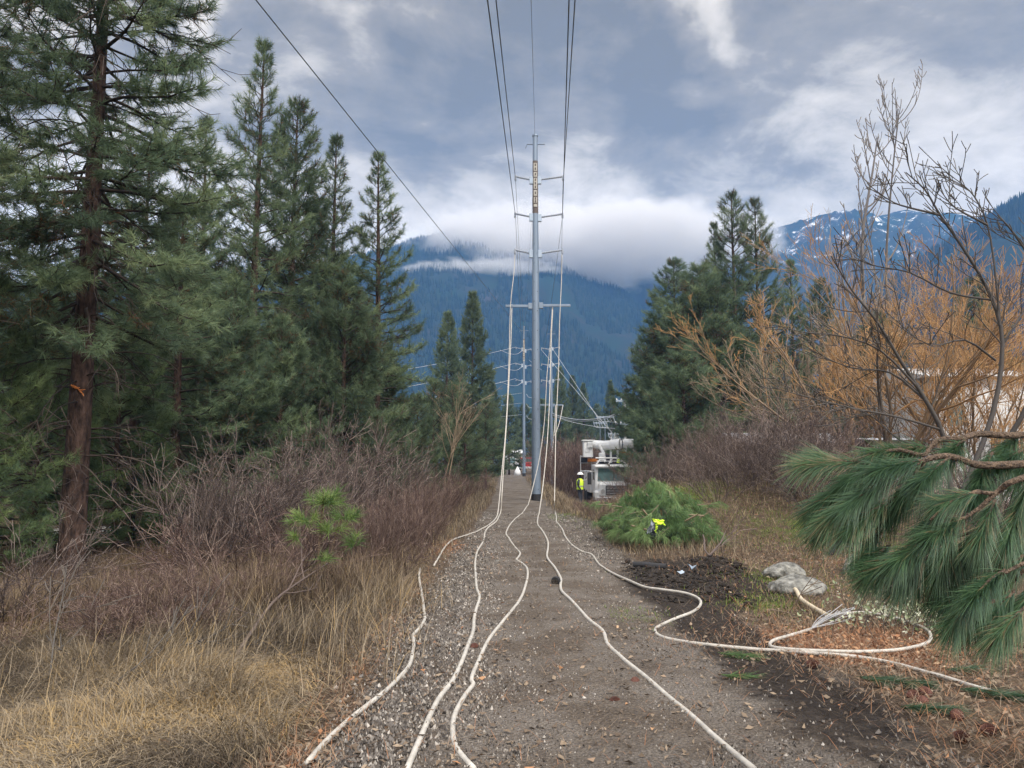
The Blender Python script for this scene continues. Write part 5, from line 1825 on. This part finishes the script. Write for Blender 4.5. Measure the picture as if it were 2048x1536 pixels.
def red_van():
    x, y, z = at(1054, 112)
    t = thing('red_truck', 'red and white truck parked at the far end of the path', 'truck', (x, y, z + .55))
    MB().box(-1.1, 1.1, 0, 4.5, .35, 1.1, b=.1).build('body', MT['red'], t)
    MB().box(-.95, .95, .6, 2.6, 1.1, 1.75, tx=.15, b=.08).build('cab', MT['red'], t)
    MB().box(-.8, .8, .56, .6, 1.15, 1.6).build('windshield', MT['glass'], t)
    for s in (-1, 1):
        MB().tube([(s * .8, .8, .35), (s * 1.1, .8, .35)], .35, 14).build('wheel', MT['black'], t)
        MB().box(*sorted((s * .55, s * .85)), -.03, .0, .7, .9).build('headlight', MT['white'], t)
    MB().box(-1.15, 1.2, -.2, -.04, .25, .5, b=.03).build('bumper', MT['white'], t)
red_van()
x_, y_, z_ = at(1035, 100)
tag(MB().tube([(x_, y_, z_), (x_, y_, z_ + .5), (x_, y_, z_ + 1.1)], [.45, .38, .05], 10).build('white_tarp_heap', MT['offwhite'], None, True), 'small white covered heap beside the path before the red truck', 'tarp')

# ------------------------------------------------------------------ near pine branch on the right


def near_branch():
    rn = np.random.RandomState(31)
    base = np.array([3.05, 3.75, th1(3.05, 3.75)])
    t = thing('pine_tree', 'pine leaning in from the right edge with long drooping dark green needles close up', 'tree', tuple(base))
    zs = np.linspace(0, 5.5, 20)
    MB().tube([(0.04 * z, .02 * z, z) for z in zs], [.17 * (1 - z / 9) for z in zs], 14).build('trunk', MT['bark'], t, True)
    D = 3.2
    # limb: list of image points with depth, and a radius
    limbs = [
        ([(2250, 850, 3.55), (2048, 870, 3.3), (1960, 868, 3.25), (1925, 876, 3.2), (1880, 880, 3.2), (1862, 893, 3.2), (1845, 910, 3.15), (1800, 900, 3.1), (1760, 905, 3.1), (1700, 925, 3.1)], .017),
        ([(2250, 915, 3.5), (2048, 928, 3.2), (1960, 930, 3.1), (1920, 918, 3.05), (1890, 912, 3.0), (1850, 920, 2.95), (1790, 945, 2.95), (1740, 985, 2.95)], .020),
        ([(2250, 900, 3.3), (2048, 955, 2.9), (2000, 980, 2.9), (1960, 1015, 2.9), (1930, 1035, 2.9)], .016),
        ([(1985, 987, 2.9), (1965, 985, 2.88), (1950, 983, 2.85), (1900, 1005, 2.82), (1860, 1040, 2.8)], .009),
        ([(2250, 1010, 3.3), (2048, 1035, 3.0), (2000, 1050, 3.0), (1950, 1062, 3.0), (1880, 1085, 3.0), (1820, 1110, 2.95)], .012),
        ([(2250, 1090, 3.2), (2100, 1110, 2.9), (2020, 1140, 2.85), (1960, 1180, 2.8)], .012),
        ([(2250, 1180, 3.2), (2100, 1210, 2.85), (2030, 1235, 2.8), (1970, 1260, 2.8)], .012),
        ([(1862, 893, 3.2), (1790, 912, 3.25), (1730, 935, 3.3), (1670, 920, 3.3), (1650, 925, 3.3)], .007),
        ([(1800, 925, 3.1), (1750, 960, 3.2), (1710, 1000, 3.2), (1690, 1020, 3.2)], .006),
        ([(1850, 920, 2.95), (1800, 985, 3.0), (1740, 1040, 3.05), (1700, 1050, 3.05)], .006),
        ([(2048, 955, 2.9), (2060, 1000, 3.1), (2030, 1080, 3.15), (1990, 1150, 3.2), (1950, 1170, 3.2)], .008),
        ([(1930, 1035, 2.9), (1890, 1060, 2.9), (1830, 1090, 2.9), (1780, 1130, 2.9)], .007),
        ([(1880, 1085, 3.0), (1850, 1120, 3.05), (1800, 1150, 3.1), (1770, 1150, 3.1)], .006),
        ([(2048, 1140, 2.9), (2000, 1190, 3.0), (1940, 1225, 3.05), (1900, 1240, 3.05)], .007),
    ]
    shoots = [  # image start, tip, depth: bottlebrush shoots
        ((1725, 925), (1610, 930), 3.1), ((1690, 925), (1640, 915), 3.2), ((1865, 895), (1750, 905), 3.2), ((1800, 905), (1700, 960), 3.15), ((1760, 930), (1650, 1000), 3.1), ((1850, 920), (1760, 940), 2.95),
        ((1790, 945), (1700, 1010), 2.95), ((1740, 985), (1660, 1040), 2.98), ((1780, 1000), (1700, 1060), 3.0), ((1840, 960), (1780, 1030), 3.0), ((1900, 915), (1850, 960), 3.0), ((1930, 880), (1905, 905), 3.2),
        ((1860, 915), (1815, 985), 3.05), ((1715, 960), (1630, 1020), 3.2), ((1960, 985), (1885, 1005), 2.85), ((1900, 1005), (1860, 1050), 2.85), ((1930, 1035), (1870, 1070), 2.9), ((1870, 1070), (1800, 1120), 2.9),
        ((1830, 1090), (1760, 1140), 2.95), ((1850, 1110), (1800, 1170), 3.0), ((1910, 1060), (1880, 1140), 3.0), ((1780, 1090), (1740, 1130), 3.05), ((1950, 1062), (1920, 1130), 3.05), ((1880, 1085), (1840, 1160), 3.1),
        ((1990, 1000), (1960, 1080), 3.0), ((2048, 1000), (2010, 1090), 3.0), ((2060, 960), (2040, 1030), 2.95), ((2048, 1110), (1990, 1160), 2.9), ((2010, 1140), (1950, 1190), 2.85), ((1960, 1180), (1905, 1250), 2.85),
        ((2030, 1180), (1980, 1250), 2.9), ((2060, 1190), (2010, 1250), 2.85), ((1990, 1200), (1940, 1245), 2.85), ((2050, 1215), (2000, 1270), 2.8), ((1950, 1150), (1900, 1200), 3.1),
        ((2048, 900), (2000, 930), 3.3), ((1990, 960), (1950, 1000), 3.2), ((2070, 1060), (2030, 1120), 3.1), ((1925, 1130), (1880, 1190), 3.15), ((2000, 1060), (1955, 1120), 3.15), ((2080, 1160), (2040, 1220), 3.0),
        ((1820, 1110), (1745, 1150), 2.95), ((1760, 1060), (1730, 1110), 3.1), ((1700, 1010), (1640, 1060), 3.15), ((1770, 960), (1720, 1030), 3.1), ((2040, 870), (2010, 900), 3.35), ((1985, 905), (1960, 960), 3.25),
        ((2070, 890), (2035, 960), 3.4), ((2080, 1020), (2050, 1080), 3.2)]
    for i, (l, r) in enumerate(limbs):
        pts = catmull([local(base, P(*q)) for q in l], 5)
        if l[0][0] > 2200: pts = [np.array([.04 * pts[0][2], 0, pts[0][2] + .12])] + pts
        k = len(pts)
        MB().tube(pts, [max(r * (.9 - .6 * j / k), .0035) for j in range(k)], 8).build('limb', MT['limb_near'], t, True)
    # needles as curved drooping strips
    A = []; Dn = []; Ln = []; Vv = []
    wood = MB()
    for (a, b, d) in shoots:
        p0, p1 = local(base, P(a[0], a[1], d)), local(base, P(b[0], b[1], d - rn.uniform(-.05, .12)))
        axis_ = unit(p1 - p0); L = np.linalg.norm(p1 - p0)
        wood.tube([p0, (p0 + p1) / 2 + [0, 0, .01], p1], [.006, .005, .003], 6)
        n = int(260 + L * 1000); bv = rn.uniform(.25, .75)
        for _ in range(n):
            s = rn.rand() ** .8
            q = p0 + (p1 - p0) * s
            az = rn.rand() * 6.283
            u = unit(np.cross(axis_, [0, 0, 1.])); w = np.cross(u, axis_)
            sp = rn.uniform(.15, .8)
            dr = unit(axis_ + (u * math.cos(az) + w * math.sin(az)) * sp)
            A.append(q + dr * .004); Dn.append(dr); Ln.append(rn.uniform(.08, .15)); Vv.append(np.clip(bv + rn.normal(0, .26), 0, 1))
    tw_ = wood.build('twig', MT['limb_near'], t, True); tw_['kind'] = 'stuff'
    A = np.array(A); Dn = np.array(Dn); Ln = np.array(Ln); Vv = np.array(Vv); n = len(A)
    seg = 4
    side = np.cross(Dn, np.array([[0, -1., .15]])); side /= np.linalg.norm(side, axis=1, keepdims=True) + 1e-6
    V = np.zeros((n, 2 * seg + 1, 3)); droop = rn.uniform(.0, .5, n)
    for i in range(seg + 1):
        a = i / seg
        c = A + Dn * (Ln * a)[:, None]
        c[:, 2] -= droop * Ln * a * a
        w = .0014 * (1 - a * .8)
        if i < seg: V[:, 2 * i] = c + side * w; V[:, 2 * i + 1] = c - side * w
        else: V[:, 2 * i] = c
    bse = (np.arange(n) * (2 * seg + 1))[:, None]; fs = []
    for i in range(seg - 1):
        q = 2 * i; fs += [bse + np.array([[q, q + 1, q + 3]]), bse + np.array([[q, q + 3, q + 2]])]
    fs.append(bse + np.array([[2 * seg - 2, 2 * seg - 1, 2 * seg]]))
    me = mk_mesh('near_needles', V.reshape(-1, 3), np.concatenate(fs), np.repeat(Vv, 2 * seg + 1))
    obj('needles', me, MT['needle_near'], t)


near_branch()

# ------------------------------------------------------------------ small things on the ground


def sapling():
    rn = np.random.RandomState(8)
    g = G(632, 1207)
    t = thing('pine_sapling', 'bright green young pine with two thin stems at the edge of the dry grass', 'sapling', tuple(g), 0, None, 1.22)
    S = MB()
    S.tube(catmull([(0, 0, 0), (.01, 0, .4), (.03, 0, .75), (.06, 0, 1.05)], 3), [.013] * 9 + [.007], 6)
    S.tube(catmull([(.08, .05, 0), (.10, .04, .35), (.16, .02, .6), (.22, 0, .8)], 3), [.010] * 9 + [.006], 6)
    S.build('stem', MT['limb_near'], t, True)
    pos = []; dr = []; LL = []; vv = []
    for tp, R, n in (((.06, 0, .95), .22, 24), ((-.12, .05, .78), .2, 13), ((.26, 0, .80), .2, 14), ((.1, 0, .68), .24, 10), ((.33, 0, .55), .14, 6), ((-.2, 0, .62), .1, 4), ((.05, 0, .42), .12, 3)):
        for i in range(n):
            d = rn.randn(3); d[2] = abs(d[2]) * .8 - .15; d = unit(d)
            pos.append(np.array(tp) + d * R * rn.uniform(.1, .8) * [1, 1, .7]); dr.append(unit(d + [0, 0, .5])); LL.append(.15 * rn.uniform(.8, 1.2)); vv.append(rn.uniform(.0, 1.))
    me = tufts('sapling_needles', rn, pos, dr, LL, vv, 30, .034, .4, 1.2, 6, .12)
    obj('needles', me, MT['needle_young'], t)
    for (px, py, s, lab) in ((883, 1000, 1.0, 'small green pine seedling in the brush near the grey boulder'), (912, 1010, .8, 'lower green pine seedling right beside the other seedling')):
        q = G(px, py)
        o = dup(t, tuple(q), rn.rand() * 6, s, lab)


sapling()


def brush_pile():
    rn = np.random.RandomState(18)
    c = at(1315, 15.2)
    c = (c[0], c[1], c[2])
    t = thing('cut_branch_pile', 'heap of freshly cut green pine boughs beside the dark soil', 'branch pile', c)
    pos = []; dr = []; LL = []; vv = []
    S = Segs()
    for i in range(520):
        a = rn.rand() * 6.283; r = rn.rand() ** .5
        rr_ = r * (.85 + .3 * math.sin(a * 3 + 1) * math.sin(a * 2)); x, y = math.cos(a) * rr_ * 1.12, math.sin(a) * rr_ * 1.35
        lump_ = .65 + .5 * float(vn(np.array([x * 2.2 + 5]), np.array([y * 2.2 + 3]), 8)[0])
        z = .9 * (1 - r ** 2.) * lump_ * rn.uniform(.6, 1.05) + .06 + (.18 if y > 0 else -.02)
        p = np.array([x, y, z])
        d = unit(np.array([x * .8 + rn.uniform(-.6, .6), y * .6 - .3 + rn.uniform(-.6, .6), rn.uniform(-.75, .15)]))
        pos.append(p); dr.append(d); LL.append(rn.uniform(.15, .28)); vv.append(np.clip(.45 + .25 * math.sin(x * 4 + y * 3) + rn.uniform(-.25, .3), 0, 1))
        if i % 9 == 0: S.add(p - d * rn.uniform(.1, .3), p + d * .05, .007, .004, rn.rand() * .5)
    for i in range(16):
        a = rn.rand() * 6.283
        o_ = np.array([math.cos(a) * .7, math.sin(a) * .8, rn.uniform(.1, .6)])
        d = unit(np.array([math.cos(a), math.sin(a) * .7, rn.uniform(-.05, .55)]) + rn.uniform(-.3, .3, 3))
        L_ = rn.uniform(.3, .62)
        S.path([o_, o_ + d * L_ * .5, o_ + d * L_ + [0, 0, -.04]], .010, .005, .4)
        for k in range(7):
            pos.append(o_ + d * L_ * (.35 + .11 * k) + rn.uniform(-.04, .04, 3)); dr.append(unit(d + rn.uniform(-.5, .5, 3) + [0, 0, -.15])); LL.append(rn.uniform(.13, .2)); vv.append(rn.uniform(.2, .9))
    for i in range(9):
        a = rn.uniform(-2.8, -.3); o_ = np.array([math.cos(a) * .6, math.sin(a) * .95, rn.uniform(.15, .5)])
        S.path([o_, o_ + np.array([math.cos(a) * .3, math.sin(a) * .35, rn.uniform(-.1, .2)])], .017, .015, .95)
    me = tufts('pile_needles', rn, pos, dr, LL, vv, 40, .026, .25, .8, 8, .3)
    obj('needles', me, MT['needle_pile'], t)
    me = S.mesh('pile_sticks', 5); obj('sticks', me, MT['bare_tan'], t)['kind'] = 'stuff'
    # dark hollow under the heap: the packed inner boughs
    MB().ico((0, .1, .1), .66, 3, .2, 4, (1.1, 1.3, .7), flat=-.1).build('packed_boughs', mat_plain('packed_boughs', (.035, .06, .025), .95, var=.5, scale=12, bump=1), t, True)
    # jacket thrown on top
    q = P(1312, 1050, 14.0)
    j = thing('jacket', 'crumpled neon yellow and dark grey jacket lying on the cut boughs', 'jacket', tuple(q))
    def cloth(name, mat, c, w, h, seed, sl):
        n = 15
        u, v = np.meshgrid(np.linspace(-1, 1, n), np.linspace(-1, 1, n))
        R_ = .8 + .45 * (vn(np.arctan2(v, u) * 2 + 9, u * 0 + seed, seed) - .4)
        X = u * w * R_; Z = v * h * R_
        Y = -.05 * np.cos(u * 1.4) * np.cos(v * 1.2) + (vn(u * 2.2 + seed, v * 2.8, seed) - .5) * .11 + (vn(u * 6, v * 5, seed + 3) - .5) * .03
        me = grid_mesh(name, X + c[0] + sl * Z, Y + c[1], Z + c[2])
        o = obj(name, me, mat, j)
        so = o.modifiers.new('thick', 'SOLIDIFY'); so.thickness = .008
        return o
    cloth('hood', MT['hivis'], (.05, -.02, .05), .10, .055, 3, -.5)
    cloth('lining', MT['greycloth'], (-.08, -.03, -.04), .055, .12, 5, .5)
    cloth('sleeve', MT['darkcloth'], (-.06, -.02, -.13), .06, .09, 8, .2)
    cloth('cuff', MT['hivis'], (-.015, -.06, -.06), .016, .06, 11, .4)


brush_pile()


def rock(px, py, w, h, seed, label, name='boulder', dz=0, sc=(1, .8, 1)):
    g = G(px, py)
    s = g[1] / F
    r = w * s / 2
    o = MB().ico((0, 0, 0), r, 4, .3, seed, (sc[0], sc[1], h * s / r * .62)).build(name, MT['stone'], None, True)
    o.location = (g[0], g[1] + r * .5, g[2] + dz + h * s * .16)
    return tag(o, label, 'rock')


rock(1575, 1158, 78, 36, 3, 'rounded pale lichened boulder, the upper of the pair by the cable end')
rock(1604, 1188, 112, 40, 4, 'wider fissured boulder just below the rounded pale one')
rock(1722, 1150, 60, 46, 5, 'pale boulder partly hidden by the tips of the pine branch')
rock(930, 985, 34, 16, 6, 'small grey boulder at the left edge of the path')
rock(1218, 1008, 15, 9, 7, 'small pale stone in the brush by the mossy bank')
rock(994, 1127, 12, 8, 8, 'small pale stone lying on the path', 'stone')
rock(1908, 1464, 12, 7, 9, 'small white pebble near the pine cones at lower right', 'stone')


def chunk(px, py, label, cat='log', r=.07, L=.16, rz=0, up=False):
    g = G(px, py)
    t = thing('log_piece', label, cat, (g[0], g[1], g[2] + r + .02), rz)
    MB().tube([(-L / 2, 0, 0), (-L / 4, 0, .005), (L / 4, 0, -.004), (L / 2, 0, 0)], [r * .95, r, r * 1.02, r * .93], 14).build('bark', MT['black'] if r < .07 else MT['bark'], t)
    MB().tube([(-L / 2 - .004, 0, 0), (-L / 2 - .001, 0, 0)], r * .82, 14).build('cut_end', MT['soil'], t)
    return t


chunk(1112, 1173, 'short dark log stub lying against the middle cable on the path', r=.055, L=.1, rz=1.3)
t_ = chunk(1222, 1062, 'dark rotten log lying left of the cut bough heap', r=.16, L=.5, rz=.9)
t_ = chunk(1245, 1000, 'black charred stump on the mossy bank', r=.09, L=.25, rz=.3)
chunk(1300, 1140, 'dark wet plank half buried in the churned soil', r=.045, L=.5, rz=-.5)

# churned soil heap
def soil():
    rn = np.random.RandomState(70)
    b = MB()
    CP = [q for q in CABLE_PTS if 6 < q[1] < 15]
    for (px, py, w, n) in ((1385, 1165, 62, 420), (1440, 1130, 45, 300), (1300, 1145, 55, 260), (1350, 1190, 70, 220), (1440, 1180, 30, 100)):
        g = G(px, py); s = g[1] / F
        for i in range(n):
            x = g[0] + rn.normal(0, w * s * .42); y = g[1] + rn.normal(0, .45)
            r = .008 + .034 * rn.rand() ** 2.2
            if min((x - q[0]) ** 2 + (y - q[1]) ** 2 for q in CP) < .018: continue
            b.ico((x, y, th1(x, y) + r * .3 + rn.uniform(0, .025)), r, 2, 1.1, rn.randint(1e6), (rn.uniform(.8, 1.5), 1, rn.uniform(.4, 1)))
    tag(b.build('dirt', MT['soil']), kind='stuff')
soil()


def cone(px, py, label, s=1, rz=0):
    g = G(px, py)
    b = MB(); rn = np.random.RandomState(int(px))
    L = .10 * s
    for i in range(15):
        u = i / 14
        r = .038 * s * math.sin(math.pi * min(.97, .12 + u * .85)) ** .7 + .004
        for k in range(8):
            an = k * .785 + i * .4
            d = np.array([0, math.cos(an), math.sin(an)])
            c = np.array([-L / 2 + L * u, 0, 0])
            tdir = np.cross([1., 0, 0], d)
            q = c + d * r
            b.add([c + tdir * .006 * s + d * r * .3, c - tdir * .006 * s + d * r * .3, q - tdir * .009 * s + [.006, 0, 0], q + [.012 * s, 0, 0] + d * .004, q + tdir * .009 * s + [.006, 0, 0]], [(0, 1, 2, 3, 4)])
    b.tube([(-L / 2, 0, 0), (0, 0, 0), (L / 2, 0, 0)], [.008, .02 * s, .006], 8)
    o = b.build('pine_cone', MT['cone'])
    o.location = (g[0], g[1], g[2] + .035 * s); o.rotation_euler = (0, rn.uniform(-.2, .2), rz)
    return tag(o, label, 'pine cone')


for (px, py, lab, rz) in ((1624, 1336, 'pine cone just below the pale cable by the loop', .1), (1826, 1400, 'left pine cone of the cluster by the fallen needles', .5), (1852, 1394, 'right pine cone of the cluster by the fallen needles', 2.),
                          (1846, 1412, 'lowest pine cone of the cluster by the fallen needles', 1.2), (1914, 1440, 'pine cone at the tip of the flat green needle sprig', .8), (1976, 1470, 'rightmost pine cone at the lower right', .1),
                          (1922, 1484, 'lowest pine cone at the lower right', -.2), (1228, 1410, 'lone reddish pine cone on the gravel in the lower middle', .4), (1270, 1370, 'small dark pine cone on the gravel right of the middle cable', 1.1),
                          (948, 1300, 'small pine cone beside the left cable', .9)):
    cone(px, py, lab, .85 if px > 1300 else .7, rz)


def sprig(px, py, label, L, rz, n=260):
    rn = np.random.RandomState(int(px) + 5)
    g = G(px, py)
    t = thing('needle_sprig', label, 'pine sprig', tuple(g), rz)
    pos = []; dr = []; LL = []; vv = []
    for i in range(14):
        u = i / 13
        pos.append(np.array([(u - .5) * L * .8, rn.uniform(-.03, .03), .05])); dr.append(unit(np.array([1., rn.uniform(-.4, .4), rn.uniform(-.1, .15)]))); LL.append(.17); vv.append(rn.uniform(.1, .6))
    obj('needles', tufts('sprig_needles', rn, pos, dr, LL, vv, n // 14, .018, .3, .5, 6, .15), MT['needle_pile'] if px < 1700 else MT['needle_near'], t)
    MB().tube([(-L * .5, 0, .03), (0, .01, .04), (L * .4, 0, .045)], [.006, .005, .003], 6).build('twig', MT['limb_near'], t)


sprig(1790, 1375, 'large clump of green needles fallen beside the pale cable at lower right', .5, -.4, 700)
sprig(1475, 1322, 'small green sprig below the cable on the mud', .28, -.3)
sprig(1475, 1365, 'thin flat green sprig on the gravel left of the pine cones', .22, 0, 160)
sprig(1860, 1430, 'flat green needle sprig pointing at a pine cone', .35, -.2, 420)
sprig(1990, 1400, 'green sprig lying across the cable end at the right edge', .4, -.5, 500)
sprig(1930, 1350, 'green sprig in the litter above the cable at right', .3, .2, 260)
sprig(1600, 1150, 'dull green sprig leaning over the two pale boulders', .3, 1.4, 240)


def fallen(label, pts, r, mat='bare_grey', seed=1, n=8):
    rn = np.random.RandomState(seed); S = Segs()
    q = catmull([G(a, b) + [0, 0, h] for a, b, h in pts], 4)
    k = len(q)
    for i in range(k - 1):
        S.add(q[i], q[i + 1], r * (1 - i / k * .75), r * (1 - (i + 1) / k * .75), .5)
    pw = dict(k=[4, 3], n=[3], up=[.03, .03], wig=.15, taper=.4, rmin=.004, v=[.4, .5], s0=.3, ang=(20, 50), ratio=.5)
    for _ in range(n):
        i = rn.randint(k // 4, k - 1); d = unit(q[i + 1] - q[i])
        grow(S, rn, q[i], unit(rot_about(d, np.cross(d, rn.randn(3)), .7) + [0, 0, .25]), rn.uniform(.25, .7), r * .4, 0, pw)
    tag(obj('fallen_branch', S.mesh('fallen_branch', 6), MT[mat]), label, 'branch')


fallen('grey fallen branch lying in the dry grass, its thick end towards the viewer', [(460, 1340, .03), (500, 1290, .1), (545, 1245, .2), (590, 1225, .3), (660, 1190, .4)], .022, 'bare_grey', 2)
fallen('long dark fallen branch crossing the dry grass at lower left', [(90, 1440, .03), (180, 1415, .06), (260, 1370, .1), (340, 1320, .1), (440, 1310, .12)], .016, 'bare_dark', 3)
fallen('forked pale stick poking out of the russet brush', [(700, 1085, .1), (760, 1068, .35), (800, 1045, .5)], .012, 'bare_tan', 4, 4)
fallen('pale dry stick standing among the leaves near the half hidden boulder', [(1694, 1160, 0), (1690, 1130, .25), (1680, 1110, .45)], .008, 'bare_tan', 5, 3)
fallen('crooked grey branch lying on the bank right of the bough heap', [(1405, 1060, .15), (1440, 1040, .3), (1480, 1010, .35), (1520, 985, .4)], .014, 'bare_grey', 6, 8)
fallen('dark dead stem standing in the grass at far left', [(95, 1400, 0), (105, 1350, .3), (120, 1300, .5), (128, 1260, .7)], .008, 'bare_dark', 7, 8)
fallen('pale broken stick lying beside the cable loop', [(1538, 1225, .03), (1570, 1232, .04), (1600, 1240, .03)], .010, 'bare_tan', 8, 1)
fallen('dead branch on the left side of the path by the two seedlings', [(905, 1098, .03), (930, 1090, .05), (975, 1088, .04)], .012, 'bare_dark', 9, 3)


def tyre():
    g = G(1700, 1112)
    b = MB()
    for (R, r) in ((.30, .045),):
        pts = [(math.cos(a) * R, 0, math.sin(a) * R) for a in np.linspace(-.1, math.pi + .1, 26)]
        b.tube(pts, r, 8)
    t = thing('old_tyre', 'half buried dark tyre with rusty rim behind the boulders', 'tyre', (g[0], g[1] + .1, g[2] - .06), .2)
    b.build('tread', MT['black'], t, True)
    m = MB().tube([(math.cos(a) * .2, .0, math.sin(a) * .2) for a in np.linspace(0, math.pi, 20)], .02, 6)
    m.build('rim', MT['rust'], t, True)
tyre()


def leafy():
    rn = np.random.RandomState(61)
    g = G(1810, 1262)
    t = thing('leafy_shrub', 'low shrub with small pale leaves under the pine branch', 'shrub', tuple(g))
    S = Segs(); V = []; v = []
    for i in range(80):
        p = np.array([rn.normal(0, .33), rn.normal(.1, .3), 0]); d = unit(np.array([rn.uniform(-.5, .5), rn.uniform(-.5, .5), 1]))
        L = rn.uniform(.15, .45)
        S.path([p, p + d * L * .5, p + d * L + rn.uniform(-.05, .05, 3)], .004, .002, rn.uniform(0, .6))
        for k in range(9):
            q = p + d * L * rn.uniform(.35, 1.05) + rn.uniform(-.05, .05, 3); s = rn.uniform(.008, .02)
            a, b = unit(rn.randn(3)), unit(rn.randn(3) + [0, 0, .2])
            b = unit(np.cross(a, b))
            V += [q - a * s * 1.5, q - b * s * .8, q + a * s * 1.5, q + b * s * .8]; v += [rn.rand()] * 4
    obj('stems', S.mesh('leafy_stems'), MT['bare_dark'], t)['kind'] = 'stuff'
    obj('leaves', mk_mesh('leafy_leaves', np.array(V), np.arange(len(V)).reshape(-1, 4), np.array(v)), MT['whiteleaf'], t)
leafy()


def scraps():
    for (px, py, lab, s) in ((1385, 1150, 'crumpled pale metal scrap in the dark soil', .06), (1362, 1160, 'smaller torn grey scrap left of the pale metal one', .045)):
        g = G(px, py)
        q_ = np.random.RandomState(int(px)); b = MB()
        vs = [np.array([math.cos(a) * s * q_.uniform(.5, 1.4), math.sin(a) * s * q_.uniform(.4, 1), q_.uniform(-.4, .9) * s]) for a in np.arange(7) * .9] + [np.array([0, 0, .3 * s])]
        b.add(vs, [(k, (k + 1) % 7, 7) for k in range(7)])
        o = b.build('metal_scrap', MT['steel_pale'])
        o.modifiers.new('thick', 'SOLIDIFY').thickness = .004
        o.location = (g[0], g[1], g[2] + .1)
        tag(o, lab, 'scrap')
scraps()
